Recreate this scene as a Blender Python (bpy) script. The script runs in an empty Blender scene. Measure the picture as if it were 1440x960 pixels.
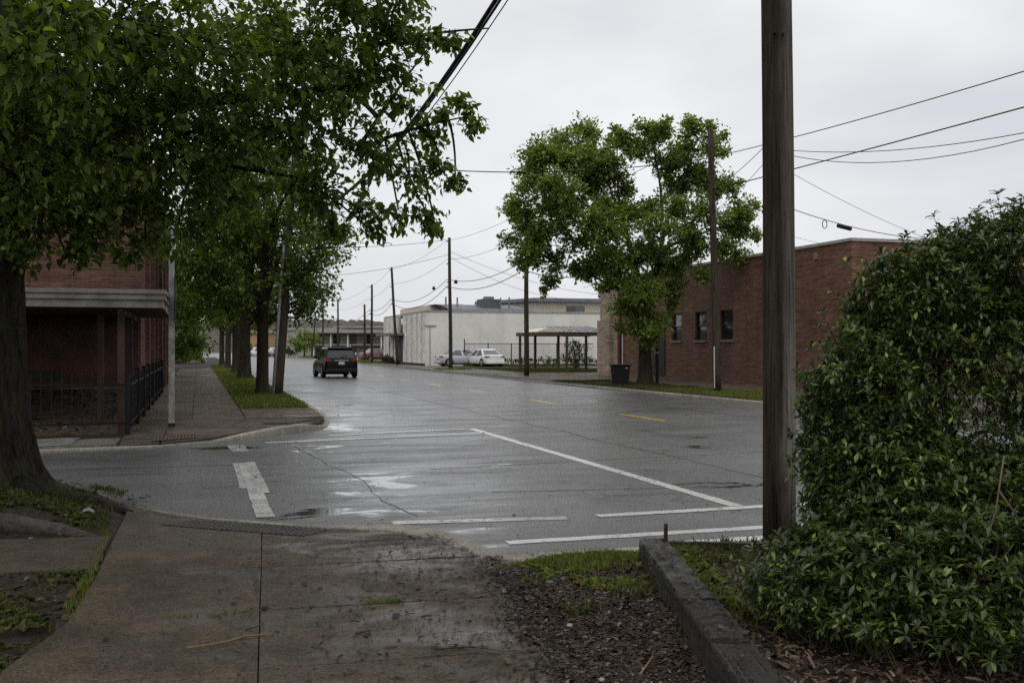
import bpy, bmesh, math, random
import numpy as np
from mathutils import Vector, Matrix

random.seed(7)
rng = np.random.default_rng(7)
scene = bpy.context.scene
COL = scene.collection
R = math.radians

# ------------------------------------------------------------------ camera
CAMZ, F, HOR = 1.65, 1400.0, 489.0
YAW = R(17.5)
cs, sn = math.cos(YAW), math.sin(YAW)
cam = bpy.data.cameras.new('camera')
cam.sensor_width = 36.0
cam.lens = 35.0
cam.shift_y = 9.0 / 1440.0
cam.clip_start = 0.05
cam.clip_end = 5000
camo = bpy.data.objects.new('camera', cam)
camo.location = (0, 0, CAMZ)
camo.rotation_euler = (R(90), 0, -YAW)
COL.objects.link(camo)
scene.camera = camo

# ------------------------------------------------------------------ sky and sun (overcast)
SUN_EL, SUN_AZ = R(58), R(200)
world = bpy.data.worlds.new('World')
scene.world = world
world.use_nodes = True
wt = world.node_tree
bg = wt.nodes['Background']
sky = wt.nodes.new('ShaderNodeTexSky')
sky.sky_type = 'NISHITA'
sky.sun_disc = False
sky.sun_elevation = SUN_EL
sky.sun_rotation = SUN_AZ
tc = wt.nodes.new('ShaderNodeTexCoord')
mp = wt.nodes.new('ShaderNodeMapping')
mp.inputs['Scale'].default_value = (1.0, 1.0, 2.6)
n1 = wt.nodes.new('ShaderNodeTexNoise')
n1.inputs['Scale'].default_value = 1.9
n1.inputs['Detail'].default_value = 5
n1.inputs['Roughness'].default_value = 0.48
n1.inputs['Distortion'].default_value = 0.4
cr = wt.nodes.new('ShaderNodeValToRGB')
cr.color_ramp.elements[0].position = 0.36
cr.color_ramp.elements[0].color = (6.3, 6.42, 6.75, 1)
cr.color_ramp.elements[1].position = 0.62
cr.color_ramp.elements[1].color = (8.4, 8.43, 8.52, 1)
mx = wt.nodes.new('ShaderNodeMix')
mx.data_type = 'RGBA'
mx.inputs['Factor'].default_value = 0.94
wt.links.new(tc.outputs['Generated'], mp.inputs['Vector'])
wt.links.new(mp.outputs['Vector'], n1.inputs['Vector'])
wt.links.new(n1.outputs['Fac'], cr.inputs['Fac'])
wt.links.new(sky.outputs['Color'], mx.inputs['A'])
wt.links.new(cr.outputs['Color'], mx.inputs['B'])
wt.links.new(mx.outputs['Result'], bg.inputs['Color'])
bg.inputs['Strength'].default_value = 0.1

sl = bpy.data.lights.new('sun', 'SUN')
sl.energy = 0.7
sl.angle = R(40)
sl.color = (1.0, 0.97, 0.93)
so = bpy.data.objects.new('sun', sl)
COL.objects.link(so)
so.rotation_euler = (R(90) - SUN_EL, 0, math.pi - SUN_AZ)
so.location = (0, 0, 60)

scene.view_settings.view_transform = 'Standard'
scene.view_settings.look = 'None'
scene.view_settings.exposure = 0.16
scene.view_settings.gamma = 1.0
scene.view_settings.use_curve_mapping = False
scene.cycles.use_denoising = False      # keep the fine grain of asphalt, concrete and leaves
scene.cycles.max_bounces = 7
scene.cycles.transparent_max_bounces = 12
scene.cycles.caustics_reflective = False
scene.cycles.caustics_refractive = False

# ------------------------------------------------------------------ measuring helpers: photo point + distance -> place
def P(u, v, d):
    lat = (u - 720.0) / F * d
    return Vector((cs * lat + sn * d, -sn * lat + cs * d, CAMZ - (v - HOR) * d / F))
def G(u, v, z=0.0):
    return P(u, v, F * (CAMZ - z) / (v - HOR))

# ------------------------------------------------------------------ materials
class Nt:
    def __init__(s, name):
        s.m = bpy.data.materials.new(name)
        s.m.use_nodes = True
        s.t = s.m.node_tree
        s.b = s.t.nodes['Principled BSDF']
        s.out = s.t.nodes['Material Output']
    def n(s, kind, **kw):
        x = s.t.nodes.new(kind)
        for k, v in kw.items():
            setattr(x, k, v)
        return x
    def put(s, sock, v):
        if isinstance(v, bpy.types.NodeSocket):
            s.t.links.new(v, sock)
        elif isinstance(v, (tuple, list)) and len(v) == 3 and sock.type == 'RGBA':
            sock.default_value = (*v, 1)
        else:
            sock.default_value = v
    def pos(s):
        return s.n('ShaderNodeNewGeometry').outputs['Position']
    def island(s):
        return s.n('ShaderNodeNewGeometry').outputs['Random Per Island']
    def objrand(s):
        return s.n('ShaderNodeObjectInfo').outputs['Random']
    def mapped(s, vec, scale=(1, 1, 1), rot=(0, 0, 0), loc=(0, 0, 0)):
        x = s.n('ShaderNodeMapping')
        s.put(x.inputs['Vector'], vec)
        x.inputs['Scale'].default_value = scale
        x.inputs['Rotation'].default_value = rot
        x.inputs['Location'].default_value = loc
        return x.outputs['Vector']
    def noise(s, scale, detail=4, rough=0.55, vec=None, dist=0.0):
        x = s.n('ShaderNodeTexNoise')
        s.put(x.inputs['Vector'], vec if vec is not None else s.pos())
        x.inputs['Scale'].default_value = scale
        x.inputs['Detail'].default_value = detail
        x.inputs['Roughness'].default_value = rough
        x.inputs['Distortion'].default_value = dist
        return x.outputs['Fac']
    def ramp(s, fac, *stops):
        x = s.n('ShaderNodeValToRGB')
        s.put(x.inputs['Fac'], fac)
        e = x.color_ramp.elements
        while len(e) < len(stops):
            e.new(0.5)
        for k, (p, c) in enumerate(stops):
            e[k].position = p
            e[k].color = (c, c, c, 1) if isinstance(c, (int, float)) else (*c, 1)
        return x.outputs['Color']
    def mix(s, fac, a, b, blend='MIX'):
        x = s.n('ShaderNodeMix', data_type='RGBA', blend_type=blend)
        s.put(x.inputs['Factor'], fac)
        s.put(x.inputs['A'], a)
        s.put(x.inputs['B'], b)
        return x.outputs['Result']
    def math(s, op, a, b=0.5, c=0.0):
        x = s.n('ShaderNodeMath', operation=op)
        s.put(x.inputs[0], a)
        s.put(x.inputs[1], b)
        s.put(x.inputs[2], c)
        return x.outputs['Value']
    def bump(s, h, strength=0.5, dist=0.02):
        x = s.n('ShaderNodeBump')
        s.put(x.inputs['Height'], h)
        s.put(x.inputs['Strength'], strength)
        s.put(x.inputs['Distance'], dist)
        return x.outputs['Normal']
    def set(s, **kw):
        for k, v in kw.items():
            s.put(s.b.inputs[k.replace('_', ' ')], v)
        return s.m

MATS = {}
def simple(name, col, rough=0.6, var=0.25, scale=3.0, metal=0.0, bumpy=0.0, bscale=40.0, spec=0.2, coat=0.0):
    if name in MATS:
        return MATS[name]
    t = Nt(name)
    f = t.noise(scale, 5, 0.6)
    lo = tuple(c * (1 - var) for c in col)
    hi = tuple(min(1, c * (1 + var)) for c in col)
    t.set(Base_Color=t.ramp(f, (0.3, lo), (0.7, hi)), Roughness=rough, Metallic=metal, Specular_IOR_Level=spec, Coat_Weight=coat, Coat_Roughness=0.05)
    if bumpy:
        t.set(Normal=t.bump(t.noise(bscale, 4, 0.6), bumpy, 0.01))
    MATS[name] = t.m
    return t.m

def asphalt():
    t = Nt('wet_asphalt')
    p = t.pos()
    grain = t.noise(48, 4, 0.8, p)
    coarse = t.noise(17, 3, 0.6, p)
    big = t.noise(0.35, 5, 0.6, p, 0.3)
    mid = t.noise(2.2, 6, 0.7, p)
    col = t.ramp(big, (0.32, (0.072, 0.070, 0.066)), (0.66, (0.140, 0.136, 0.129)))
    col = t.mix(0.6, col, t.ramp(mid, (0.25, 0.5), (0.75, 1.1)), 'MULTIPLY')
    col = t.mix(1.0, col, t.ramp(grain, (0.40, 0.10), (0.60, 1.6)), 'MULTIPLY')
    spk = t.ramp(t.noise(75, 2, 0.5, p), (0.66, 0.0), (0.72, 1.0))
    col = t.mix(t.math('MULTIPLY', spk, 0.6), col, (0.24, 0.23, 0.21))
    stn = t.ramp(t.noise(0.55, 6, 0.7, t.mapped(p, (1.6, 0.5, 1), loc=(8, 3, 0)), 0.5), (0.58, 0.0), (0.68, 1.0))
    col = t.mix(t.math('MULTIPLY', stn, 0.4), col, (0.022, 0.021, 0.020))
    cv = t.n('ShaderNodeTexVoronoi', feature='DISTANCE_TO_EDGE')
    cv.inputs['Scale'].default_value = 0.36
    wv = t.n('ShaderNodeVectorMath', operation='ADD')
    t.put(wv.inputs[0], p)
    nz = t.n('ShaderNodeTexNoise')
    nz.inputs['Scale'].default_value = 1.3
    nz.inputs['Detail'].default_value = 6
    t.put(nz.inputs['Vector'], p)
    sc = t.n('ShaderNodeVectorMath', operation='SCALE')
    t.put(sc.inputs[0], nz.outputs['Color'])
    sc.inputs['Scale'].default_value = 1.5
    t.put(wv.inputs[1], sc.outputs['Vector'])
    t.put(cv.inputs['Vector'], wv.outputs['Vector'])
    crack = t.ramp(cv.outputs['Distance'], (0.003, 1.0), (0.009, 0.0))
    crackm = t.math('MULTIPLY', crack, t.ramp(t.noise(0.5, 3, 0.5, p), (0.48, 0.0), (0.58, 0.9)))
    col = t.mix(crackm, col, (0.008, 0.008, 0.008))
    wet = t.noise(0.62, 6, 0.62, t.mapped(p, (0.75, 1.5, 1.0), loc=(3.1, 7.7, 0)), 0.6)
    film = t.ramp(t.noise(0.9, 6, 0.7, t.mapped(p, (0.45, 1.6, 1.0), loc=(1.0, 2.0, 0)), 0.5), (0.32, 0.0), (0.68, 1.0))
    # standing water collects in the hollow along the left gutter
    def hollow(x, y, rx, ry, amt):
        d = t.n('ShaderNodeVectorMath', operation='LENGTH')
        t.put(d.inputs[0], t.mapped(p, (1 / rx, 1 / ry, 0), loc=(-x / rx, -y / ry, 0)))
        return t.math('MULTIPLY', t.ramp(d.outputs['Value'], (0.0, 1.0), (1.0, 0.0)), amt)
    low = hollow(2.15, 12.2, 0.9, 2.6, 0.19)
    for h in ((1.5, 9.7, 1.2, .6, .17), (2.75, 20.6, .8, 1.8, .2), (3.6, 26, .9, 6, .12), (2.0, 15.6, 1.0, 2.0, .08), (0.2, 17.0, 1.4, .5, .14), (3.4, 9.7, 1.6, .5, .09)):
        low = t.math('MAXIMUM', low, hollow(*h))
    ww = t.math('ADD', wet, low)
    broad = hollow(3.6, 26, 2.6, 16, 0.26)
    for h in ((2.4, 12.5, 2.6, 5.0, .22), (3.4, 10.0, 3.0, 1.6, .2), (5.5, 36, 3.5, 20, .2)):
        broad = t.math('MAXIMUM', broad, hollow(*h))
    streak = t.noise(0.8, 6, 0.7, t.mapped(p, (0.35, 2.4, 1.0), loc=(4.0, 1.0, 0)), 0.4)
    sheen = t.ramp(t.math('ADD', streak, broad), (0.58, 0.0), (0.74, 1.0))
    pud = t.ramp(ww, (0.635, 0.0), (0.665, 1.0))
    damp = t.ramp(ww, (0.53, 0.0), (0.66, 1.0))
    film = t.math('MAXIMUM', film, damp)
    rough = t.mix(film, (0.50,) * 3, (0.32,) * 3)
    rough = t.mix(sheen, rough, (0.20,) * 3)
    rough = t.mix(pud, rough, (0.07,) * 3)
    h = t.math('ADD', grain, t.math('MULTIPLY', coarse, 0.5))
    st = t.math('MULTIPLY', t.math('MULTIPLY_ADD', pud, -0.6, t.math('MULTIPLY_ADD', film, -0.25, 0.7)), t.math('MULTIPLY_ADD', sheen, -0.7, 1.0))
    col = t.mix(t.math('MULTIPLY', damp, 0.3), col, (0.03, 0.03, 0.03))
    t.set(Base_Color=col, Roughness=rough, Normal=t.bump(h, st, 0.010), Specular_IOR_Level=0.75,
          Coat_Weight=t.math('MAXIMUM', t.math('MULTIPLY', pud, 0.6), t.math('MULTIPLY', film, 0.32)), Coat_Roughness=t.mix(pud, (0.26,) * 3, (0.06,) * 3), Coat_IOR=1.4)
    return t.m

def concrete(name, c0, c1, wetness=0.5, rough=0.7):
    t = Nt(name)
    p = t.pos()
    big = t.noise(0.8, 6, 0.65, p, 0.4)
    mid = t.noise(5, 6, 0.75, p)
    fine = t.noise(55, 4, 0.8, p)
    col = t.ramp(big, (0.3, c0), (0.68, c1))
    col = t.mix(0.8, col, t.ramp(mid, (0.28, 0.4), (0.7, 1.15)), 'MULTIPLY')
    col = t.mix(1.0, col, t.ramp(fine, (0.38, 0.45), (0.62, 1.3)), 'MULTIPLY')
    col = t.mix(0.6, col, t.ramp(t.objrand(), (0.0, 0.65), (1.0, 1.05)), 'MULTIPLY')
    spk = t.ramp(t.noise(85, 2, 0.5, p), (0.68, 0.0), (0.73, 1.0))
    col = t.mix(t.math('MULTIPLY', spk, 0.5), col, (0.30, 0.27, 0.23))
    dk = t.ramp(t.noise(70, 3, 0.6, t.mapped(p, loc=(9, 4, 0))), (0.68, 0.0), (0.73, 1.0))
    col = t.mix(t.math('MULTIPLY', dk, 0.7), col, (0.015, 0.012, 0.010))
    wet = t.ramp(t.noise(1.0, 6, 0.65, t.mapped(p, (1, 1.5, 1), loc=(5, 2, 0)), 0.5), (0.47, 0.0), (0.64, 1.0))
    col = t.mix(t.math('MULTIPLY', wet, 0.45), col, t.mix(1.0, col, (0.42, 0.40, 0.40), 'MULTIPLY'))
    rg = t.mix(wet, (rough,) * 3, (0.36,) * 3)
    t.set(Base_Color=col, Roughness=rg, Specular_IOR_Level=0.18, Normal=t.bump(t.math('ADD', fine, mid), 0.7, 0.008),
          Coat_Weight=t.math('MULTIPLY', wet, wetness), Coat_Roughness=0.2, Coat_IOR=1.33)
    return t.m

def brick(name, axis, c1, c2, mortar, sc=1.0, grime=0.6):
    t = Nt(name)
    p = t.pos()
    sep = t.n('ShaderNodeSeparateXYZ')
    t.put(sep.inputs[0], p)
    cb = t.n('ShaderNodeCombineXYZ')
    t.put(cb.inputs[0], sep.outputs[axis])
    t.put(cb.inputs[1], sep.outputs['Z'])
    b = t.n('ShaderNodeTexBrick')
    t.put(b.inputs['Vector'], cb.outputs[0])
    b.inputs['Scale'].default_value = sc
    b.inputs['Brick Width'].default_value = 0.215
    b.inputs['Row Height'].default_value = 0.075
    b.inputs['Mortar Size'].default_value = 0.008
    b.inputs['Mortar Smooth'].default_value = 0.3
    t.put(b.inputs['Color1'], c1)
    t.put(b.inputs['Color2'], c2)
    t.put(b.inputs['Mortar'], mortar)
    rows = t.noise(2.2, 4, 0.7, t.mapped(cb.outputs[0], (0.5, 5.0, 1)))
    col = t.mix(0.75, b.outputs['Color'], t.ramp(rows, (0.32, 0.30), (0.66, 1.35)), 'MULTIPLY')
    col = t.mix(grime, col, t.ramp(t.noise(0.5, 6, 0.65, p, 0.4), (0.3, 0.5), (0.7, 1.1)), 'MULTIPLY')
    stk = t.ramp(t.noise(1.0, 5, 0.65, t.mapped(p, (1.7, 1.7, 0.16), loc=(2, 2, 0))), (0.50, 0.0), (0.70, 1.0))
    col = t.mix(t.math('MULTIPLY', stk, 0.45), col, t.mix(1.0, col, (0.45, 0.45, 0.47), 'MULTIPLY'))
    wh = t.ramp(t.noise(2.4, 6, 0.7, p), (0.66, 0.0), (0.82, 0.25))
    col = t.mix(wh, col, (0.33, 0.29, 0.26))
    t.set(Base_Color=col, Roughness=0.8, Normal=t.bump(b.outputs['Fac'], -0.5, 0.012), Specular_IOR_Level=0.3)
    return t.m

def painted(name, base, worn=0.35, holes=0.5):
    t = Nt(name)
    p = t.pos()
    w = t.noise(7, 7, 0.75, p)
    fine = t.noise(110, 3, 0.7, p)
    col = t.mix(0.7, base, t.ramp(t.noise(2.5, 6, 0.7, p), (0.3, 0.62), (0.65, 1.0)), 'MULTIPLY')
    col = t.mix(0.5, col, t.ramp(fine, (0.3, 0.5), (0.55, 1.0)), 'MULTIPLY')
    col = t.mix(0.7, col, t.ramp(t.objrand(), (0.0, 0.6), (1.0, 1.0)), 'MULTIPLY')
    t.set(Base_Color=col, Roughness=0.35, Normal=t.bump(fine, 0.4, 0.004), Coat_Weight=0.3, Coat_Roughness=0.15)
    tr = t.n('ShaderNodeBsdfTransparent')
    ms = t.n('ShaderNodeMixShader')
    hole = t.math('MULTIPLY', t.ramp(t.math('ADD', t.math('MULTIPLY', w, 0.7), t.math('MULTIPLY', fine, 0.3)), (holes - 0.015, 0.92), (holes + 0.03, 0.0)), 1.0)
    hole = t.math('MAXIMUM', hole, t.math('MULTIPLY', t.ramp(fine, (0.36, 0.6), (0.44, 0.0)), worn))
    t.put(ms.inputs[0], hole)
    t.t.links.new(t.b.outputs[0], ms.inputs[1])
    t.t.links.new(tr.outputs[0], ms.inputs[2])
    t.t.links.new(ms.outputs[0], t.out.inputs['Surface'])
    return t.m

def foliage(name, dark, light, rough=0.45, trans=0.35, gloss=0.4, pale=None):
    t = Nt(name)
    r = t.island()
    big = t.noise(0.9, 3, 0.5)
    c = t.mix(r, dark, light)
    if pale is not None:
        c = t.mix(t.ramp(r, (0.86, 0.0), (0.9, 1.0)), c, pale)
    c = t.mix(0.55, c, t.ramp(big, (0.3, 0.55), (0.7, 1.25)), 'MULTIPLY')
    t.set(Base_Color=c, Roughness=rough, Specular_IOR_Level=gloss)
    tl = t.n('ShaderNodeBsdfTranslucent')
    t.put(tl.inputs['Color'], t.mix(1.0, c, (1.6, 1.75, 0.6), 'MULTIPLY'))
    ms = t.n('ShaderNodeMixShader')
    ms.inputs[0].default_value = trans
    t.t.links.new(t.b.outputs[0], ms.inputs[1])
    t.t.links.new(tl.outputs[0], ms.inputs[2])
    t.t.links.new(ms.outputs[0], t.out.inputs['Surface'])
    return t.m

def bark(name, c0, c1, moss=0.0, sx=14.0, sz=1.6, strength=0.9):
    t = Nt(name)
    p = t.pos()
    v = t.mapped(p, (sx, sx, sz))
    f = t.noise(1.0, 7, 0.7, v, 0.5)
    f2 = t.noise(3.2, 5, 0.7, v)
    col = t.ramp(f, (0.32, c0), (0.68, c1))
    col = t.mix(0.6, col, t.ramp(f2, (0.3, 0.4), (0.7, 1.1)), 'MULTIPLY')
    if moss:
        col = t.mix(t.math('MULTIPLY', t.ramp(t.noise(2.3, 6, 0.7, p), (0.5, 0.0), (0.66, 1.0)), moss), col, (0.035, 0.045, 0.012))
    t.set(Base_Color=col, Roughness=0.85, Specular_IOR_Level=0.08, Normal=t.bump(t.math('ADD', f, t.math('MULTIPLY', f2, 0.5)), strength, 0.03))
    return t.m

def polewood(name, c0, c1, weather=0.0, centre=None):
    t = Nt(name)
    p = t.pos()
    v = t.mapped(p, (38, 38, 1.1))
    f = t.noise(1.0, 7, 0.75, v, 0.4)
    chk = t.ramp(t.noise(1.0, 4, 0.6, t.mapped(p, (70, 70, 0.9), loc=(3, 1, 0))), (0.33, 1.0), (0.40, 0.0))
    g = t.noise(0.9, 6, 0.7, t.mapped(p, (6, 6, 1.1)))
    col = t.ramp(f, (0.3, c0), (0.7, c1))
    col = t.mix(0.8, col, t.ramp(g, (0.3, 0.4), (0.7, 1.25)), 'MULTIPLY')
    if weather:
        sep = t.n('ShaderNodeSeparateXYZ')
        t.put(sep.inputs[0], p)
        # one flank stays darker, bare grey sapwood low down on the other
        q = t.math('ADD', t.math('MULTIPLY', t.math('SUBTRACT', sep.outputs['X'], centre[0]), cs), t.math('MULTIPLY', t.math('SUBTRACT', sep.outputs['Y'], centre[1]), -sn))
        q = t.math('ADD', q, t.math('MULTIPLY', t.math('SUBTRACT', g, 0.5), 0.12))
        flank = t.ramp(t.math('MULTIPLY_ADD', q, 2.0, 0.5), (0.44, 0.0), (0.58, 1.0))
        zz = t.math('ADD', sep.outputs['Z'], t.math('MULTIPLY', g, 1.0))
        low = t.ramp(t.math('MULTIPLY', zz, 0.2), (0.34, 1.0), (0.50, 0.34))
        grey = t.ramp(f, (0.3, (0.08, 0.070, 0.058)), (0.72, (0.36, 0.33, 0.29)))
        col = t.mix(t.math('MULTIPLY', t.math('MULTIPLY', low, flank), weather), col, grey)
    col = t.mix(t.math('MULTIPLY', chk, 0.85), col, (0.006, 0.005, 0.004))
    t.set(Base_Color=col, Roughness=0.85, Specular_IOR_Level=0.1, Normal=t.bump(t.math('SUBTRACT', f, t.math('MULTIPLY', chk, 0.6)), 0.8, 0.012))
    return t.m
def timberwood():
    t = Nt('wet_dark_timber')
    p = t.pos()
    v = t.mapped(t.mapped(p, rot=(0, 0, 0.295)), (42, 1.6, 42))
    f = t.noise(1.0, 7, 0.75, v, 0.4)
    g = t.noise(3.0, 6, 0.7, p)
    col = t.ramp(f, (0.3, (0.008, 0.007, 0.006)), (0.72, (0.060, 0.054, 0.045)))
    col = t.mix(0.8, col, t.ramp(g, (0.3, 0.5), (0.7, 1.2)), 'MULTIPLY')
    col = t.mix(t.ramp(t.noise(14, 5, 0.7, p), (0.63, 0.0), (0.72, 0.7)), col, (0.11, 0.095, 0.08))
    ck = t.ramp(t.noise(0.55, 3, 0.6, v), (0.34, 1.0), (0.38, 0.0))
    col = t.mix(ck, col, (0.003, 0.003, 0.003))
    f = t.math('SUBTRACT', f, t.math('MULTIPLY', ck, 0.8))
    wet = t.ramp(t.noise(5, 5, 0.7, t.mapped(p, loc=(4, 4, 1))), (0.42, 0.0), (0.6, 1.0))
    t.set(Base_Color=col, Roughness=t.mix(wet, (0.75,) * 3, (0.30,) * 3), Specular_IOR_Level=0.35, Normal=t.bump(t.math('ADD', f, t.math('MULTIPLY', g, 0.6)), 0.9, 0.012))
    return t.m

def glassy(name, col, rough=0.05):
    t = Nt(name)
    t.set(Base_Color=t.ramp(t.noise(0.7, 2), (0.3, tuple(c * .8 for c in col)), (0.7, col)), Roughness=rough, Specular_IOR_Level=0.6, Coat_Weight=0.6, Coat_Roughness=0.03)
    return t.m

M_ASPH = asphalt()
M_WALK = concrete('wet_sidewalk_concrete', (0.068, 0.052, 0.036), (0.146, 0.113, 0.079), 0.45)
M_WALK2 = concrete('far_sidewalk_concrete', (0.085, 0.066, 0.047), (0.190, 0.150, 0.108), 0.35)
M_KERB = concrete('kerb_concrete', (0.34, 0.305, 0.25), (0.52, 0.47, 0.395), 0.1, 0.7)
M_LOT = concrete('lot_concrete', (0.15, 0.135, 0.115), (0.29, 0.265, 0.235), 0.2, 0.7)
M_SOIL = simple('dark_soil', (0.030, 0.023, 0.017), 0.75, 0.5, 9, bumpy=0.8, bscale=25)
M_GROUND = simple('dull_ground', (0.075, 0.075, 0.05), 0.9, 0.4, 0.05)
M_RBRICK = brick('red_brick_street', 'Y', (0.150, 0.066, 0.042), (0.228, 0.102, 0.068), (0.19, 0.138, 0.108))
M_RBRICKX = brick('red_brick_end', 'X', (0.150, 0.066, 0.042), (0.228, 0.102, 0.068), (0.19, 0.138, 0.108))
M_CBRICK = brick('cream_brick', 'Y', (0.36, 0.27, 0.19), (0.47, 0.37, 0.28), (0.40, 0.34, 0.28))
M_CBRICKX = brick('cream_brick_end', 'X', (0.36, 0.27, 0.19), (0.47, 0.37, 0.28), (0.40, 0.34, 0.28))
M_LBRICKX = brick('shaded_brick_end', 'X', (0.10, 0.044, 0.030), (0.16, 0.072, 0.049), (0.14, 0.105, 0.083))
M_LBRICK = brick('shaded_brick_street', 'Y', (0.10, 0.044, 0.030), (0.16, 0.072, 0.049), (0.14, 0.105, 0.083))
M_WHITE = painted('white_road_paint', (0.84, 0.83, 0.79), 0.55, 0.41)
M_WHITEW = painted('worn_white_road_paint', (0.62, 0.61, 0.57), 0.8, 0.44)
M_YELLOW = painted('yellow_road_paint', (0.95, 0.52, 0.04), 0.3, 0.36)
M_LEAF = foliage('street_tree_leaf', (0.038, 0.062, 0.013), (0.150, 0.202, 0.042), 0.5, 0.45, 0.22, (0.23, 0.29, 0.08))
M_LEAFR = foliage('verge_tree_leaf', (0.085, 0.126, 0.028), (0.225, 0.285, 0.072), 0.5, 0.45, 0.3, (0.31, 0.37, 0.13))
M_BUSHLEAF = foliage('bush_leaf', (0.024, 0.043, 0.012), (0.090, 0.125, 0.034), 0.34, 0.24, 0.45, (0.21, 0.26, 0.06))
M_SHRUB = foliage('shrub_leaf', (0.022, 0.038, 0.012), (0.05, 0.075, 0.022), 0.5, 0.2, 0.3)
M_GRASS = foliage('grass_blade', (0.065, 0.088, 0.014), (0.165, 0.200, 0.042), 0.6, 0.38, 0.15, (0.20, 0.17, 0.08))
M_WEED = foliage('weed_leaf', (0.030, 0.042, 0.009), (0.095, 0.115, 0.026), 0.6, 0.3, 0.15, (0.10, 0.075, 0.04))
M_BARK = bark('dark_bark', (0.005, 0.004, 0.003), (0.062, 0.052, 0.039), 0.8, 24, 3.4, 1.0)
M_BARK2 = bark('grey_bark', (0.022, 0.017, 0.012), (0.085, 0.070, 0.052), 0.4)
M_TWIG = simple('twig_bark', (0.035, 0.028, 0.02), 0.85)
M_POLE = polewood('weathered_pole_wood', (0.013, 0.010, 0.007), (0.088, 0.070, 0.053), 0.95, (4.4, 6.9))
M_POLE2 = polewood('far_pole_wood', (0.028, 0.021, 0.016), (0.10, 0.077, 0.060))
M_TIMBER = timberwood()
M_BLACK = simple('black_paint', (0.012, 0.012, 0.013), 0.35, 0.2)
M_RUBBER = simple('tyre_rubber', (0.014, 0.014, 0.014), 0.7)
M_IRON = simple('black_iron', (0.010, 0.010, 0.011), 0.45)
M_BIN = simple('black_bin', (0.013, 0.013, 0.014), 0.5)
M_WIRE = simple('wire_black', (0.010, 0.010, 0.011), 0.6)
M_GALV = simple('galvanised_steel', (0.30, 0.31, 0.31), 0.5, 0.25, 5, metal=0.6)
M_GALVW = simple('flaking_white_paint', (0.36, 0.34, 0.30), 0.7, 0.5, 7)
M_RUST = simple('rusty_steel', (0.05, 0.03, 0.02), 0.8, 0.5, 20)
M_FASCIA = simple('grey_fascia_board', (0.20, 0.185, 0.17), 0.6, 0.3, 4)
M_COPING = simple('pale_coping', (0.34, 0.32, 0.30), 0.6, 0.2)
def plaster():
    t = Nt('white_wall_paint')
    p = t.pos()
    c = t.ramp(t.noise(0.5, 5, 0.6), (0.3, (0.68, 0.655, 0.60)), (0.7, (0.82, 0.80, 0.745)))
    st = t.ramp(t.noise(1.0, 5, 0.65, t.mapped(p, (1.3, 1.3, 0.12))), (0.52, 0.0), (0.72, 1.0))
    c = t.mix(t.math('MULTIPLY', st, 0.3), c, (0.36, 0.33, 0.28))
    blk = t.n('ShaderNodeTexBrick')
    t.put(blk.inputs['Vector'], t.mapped(p, rot=(R(-90), 0, 0)))
    blk.inputs['Scale'].default_value = 1.0
    blk.inputs['Brick Width'].default_value = 2.4
    blk.inputs['Row Height'].default_value = 1.2
    blk.inputs['Mortar Size'].default_value = 0.012
    c = t.mix(t.math('MULTIPLY', blk.outputs['Fac'], 0.12), c, (0.3, 0.28, 0.25))
    t.set(Base_Color=c, Roughness=0.85, Specular_IOR_Level=0.2)
    return t.m
M_PLASTER = plaster()
M_PLASTERR = simple('white_rib_paint', (0.74, 0.72, 0.66), 0.85, 0.25, 1.6)
M_CREAM = simple('cream_wall_paint', (0.70, 0.64, 0.53), 0.85, 0.08, 1)
M_DARKTAUPE = simple('dark_taupe', (0.14, 0.125, 0.105), 0.9, 0.4, 3)  # even dark taupe: wall between the white ribs, alternate gallery doors
M_GREYROOF = simple('grey_sheet_roof', (0.17, 0.18, 0.20), 0.5, 0.2, 1.0)
M_TINROOF = simple('pale_tin_roof', (0.55, 0.55, 0.53), 0.4, 0.12, 1.0, metal=0.2)
M_BROWN = simple('brown_beam', (0.085, 0.068, 0.053), 0.7)
M_DOWNPIPE = simple('red_brown_pipe', (0.13, 0.05, 0.035), 0.6)
M_GLASS = glassy('dark_window_glass', (0.018, 0.020, 0.024))
M_GLASSB = glassy('blue_window_glass', (0.10, 0.12, 0.15))
M_FRAME = simple('dark_window_frame', (0.03, 0.028, 0.026), 0.6)
M_SILL = simple('stone_sill', (0.22, 0.17, 0.145), 0.75)
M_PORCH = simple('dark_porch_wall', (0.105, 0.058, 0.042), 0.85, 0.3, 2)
M_POST = simple('porch_post_paint', (0.06, 0.035, 0.028), 0.6)
M_CHIP = None
def chipmat(name, stops, rough=0.6):
    t = Nt(name)
    t.set(Base_Color=t.ramp(t.island(), *stops), Roughness=rough, Specular_IOR_Level=0.18)
    return t.m
M_CHIP = chipmat('bark_mulch', ((0.0, (0.010, 0.006, 0.004)), (0.5, (0.032, 0.020, 0.012)), (0.88, (0.075, 0.047, 0.030)), (0.98, (0.17, 0.145, 0.12))))
M_STRAW = chipmat('tan_mulch', ((0.0, (0.025, 0.016, 0.011)), (0.6, (0.075, 0.047, 0.031)), (0.95, (0.19, 0.14, 0.10))))
M_DEBRIS = chipmat('wet_leaf_litter', ((0.0, (0.010, 0.008, 0.007)), (0.7, (0.035, 0.026, 0.018)), (0.93, (0.08, 0.06, 0.03))), 0.45)
M_PALE = chipmat('pale_pebble', ((0.0, (0.15, 0.12, 0.11)), (1.0, (0.28, 0.25, 0.24))))

def tactmat(name, c):
    return concrete(name, tuple(x * .8 for x in c), tuple(x * 1.2 for x in c), 0.4, 0.45)
M_TACT = tactmat('grey_tactile_paving', (0.085, 0.078, 0.07))
M_TACTR = tactmat('rust_tactile_paving', (0.13, 0.085, 0.06))
M_TACTW = tactmat('pale_tactile_paving', (0.30, 0.29, 0.27))

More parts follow.
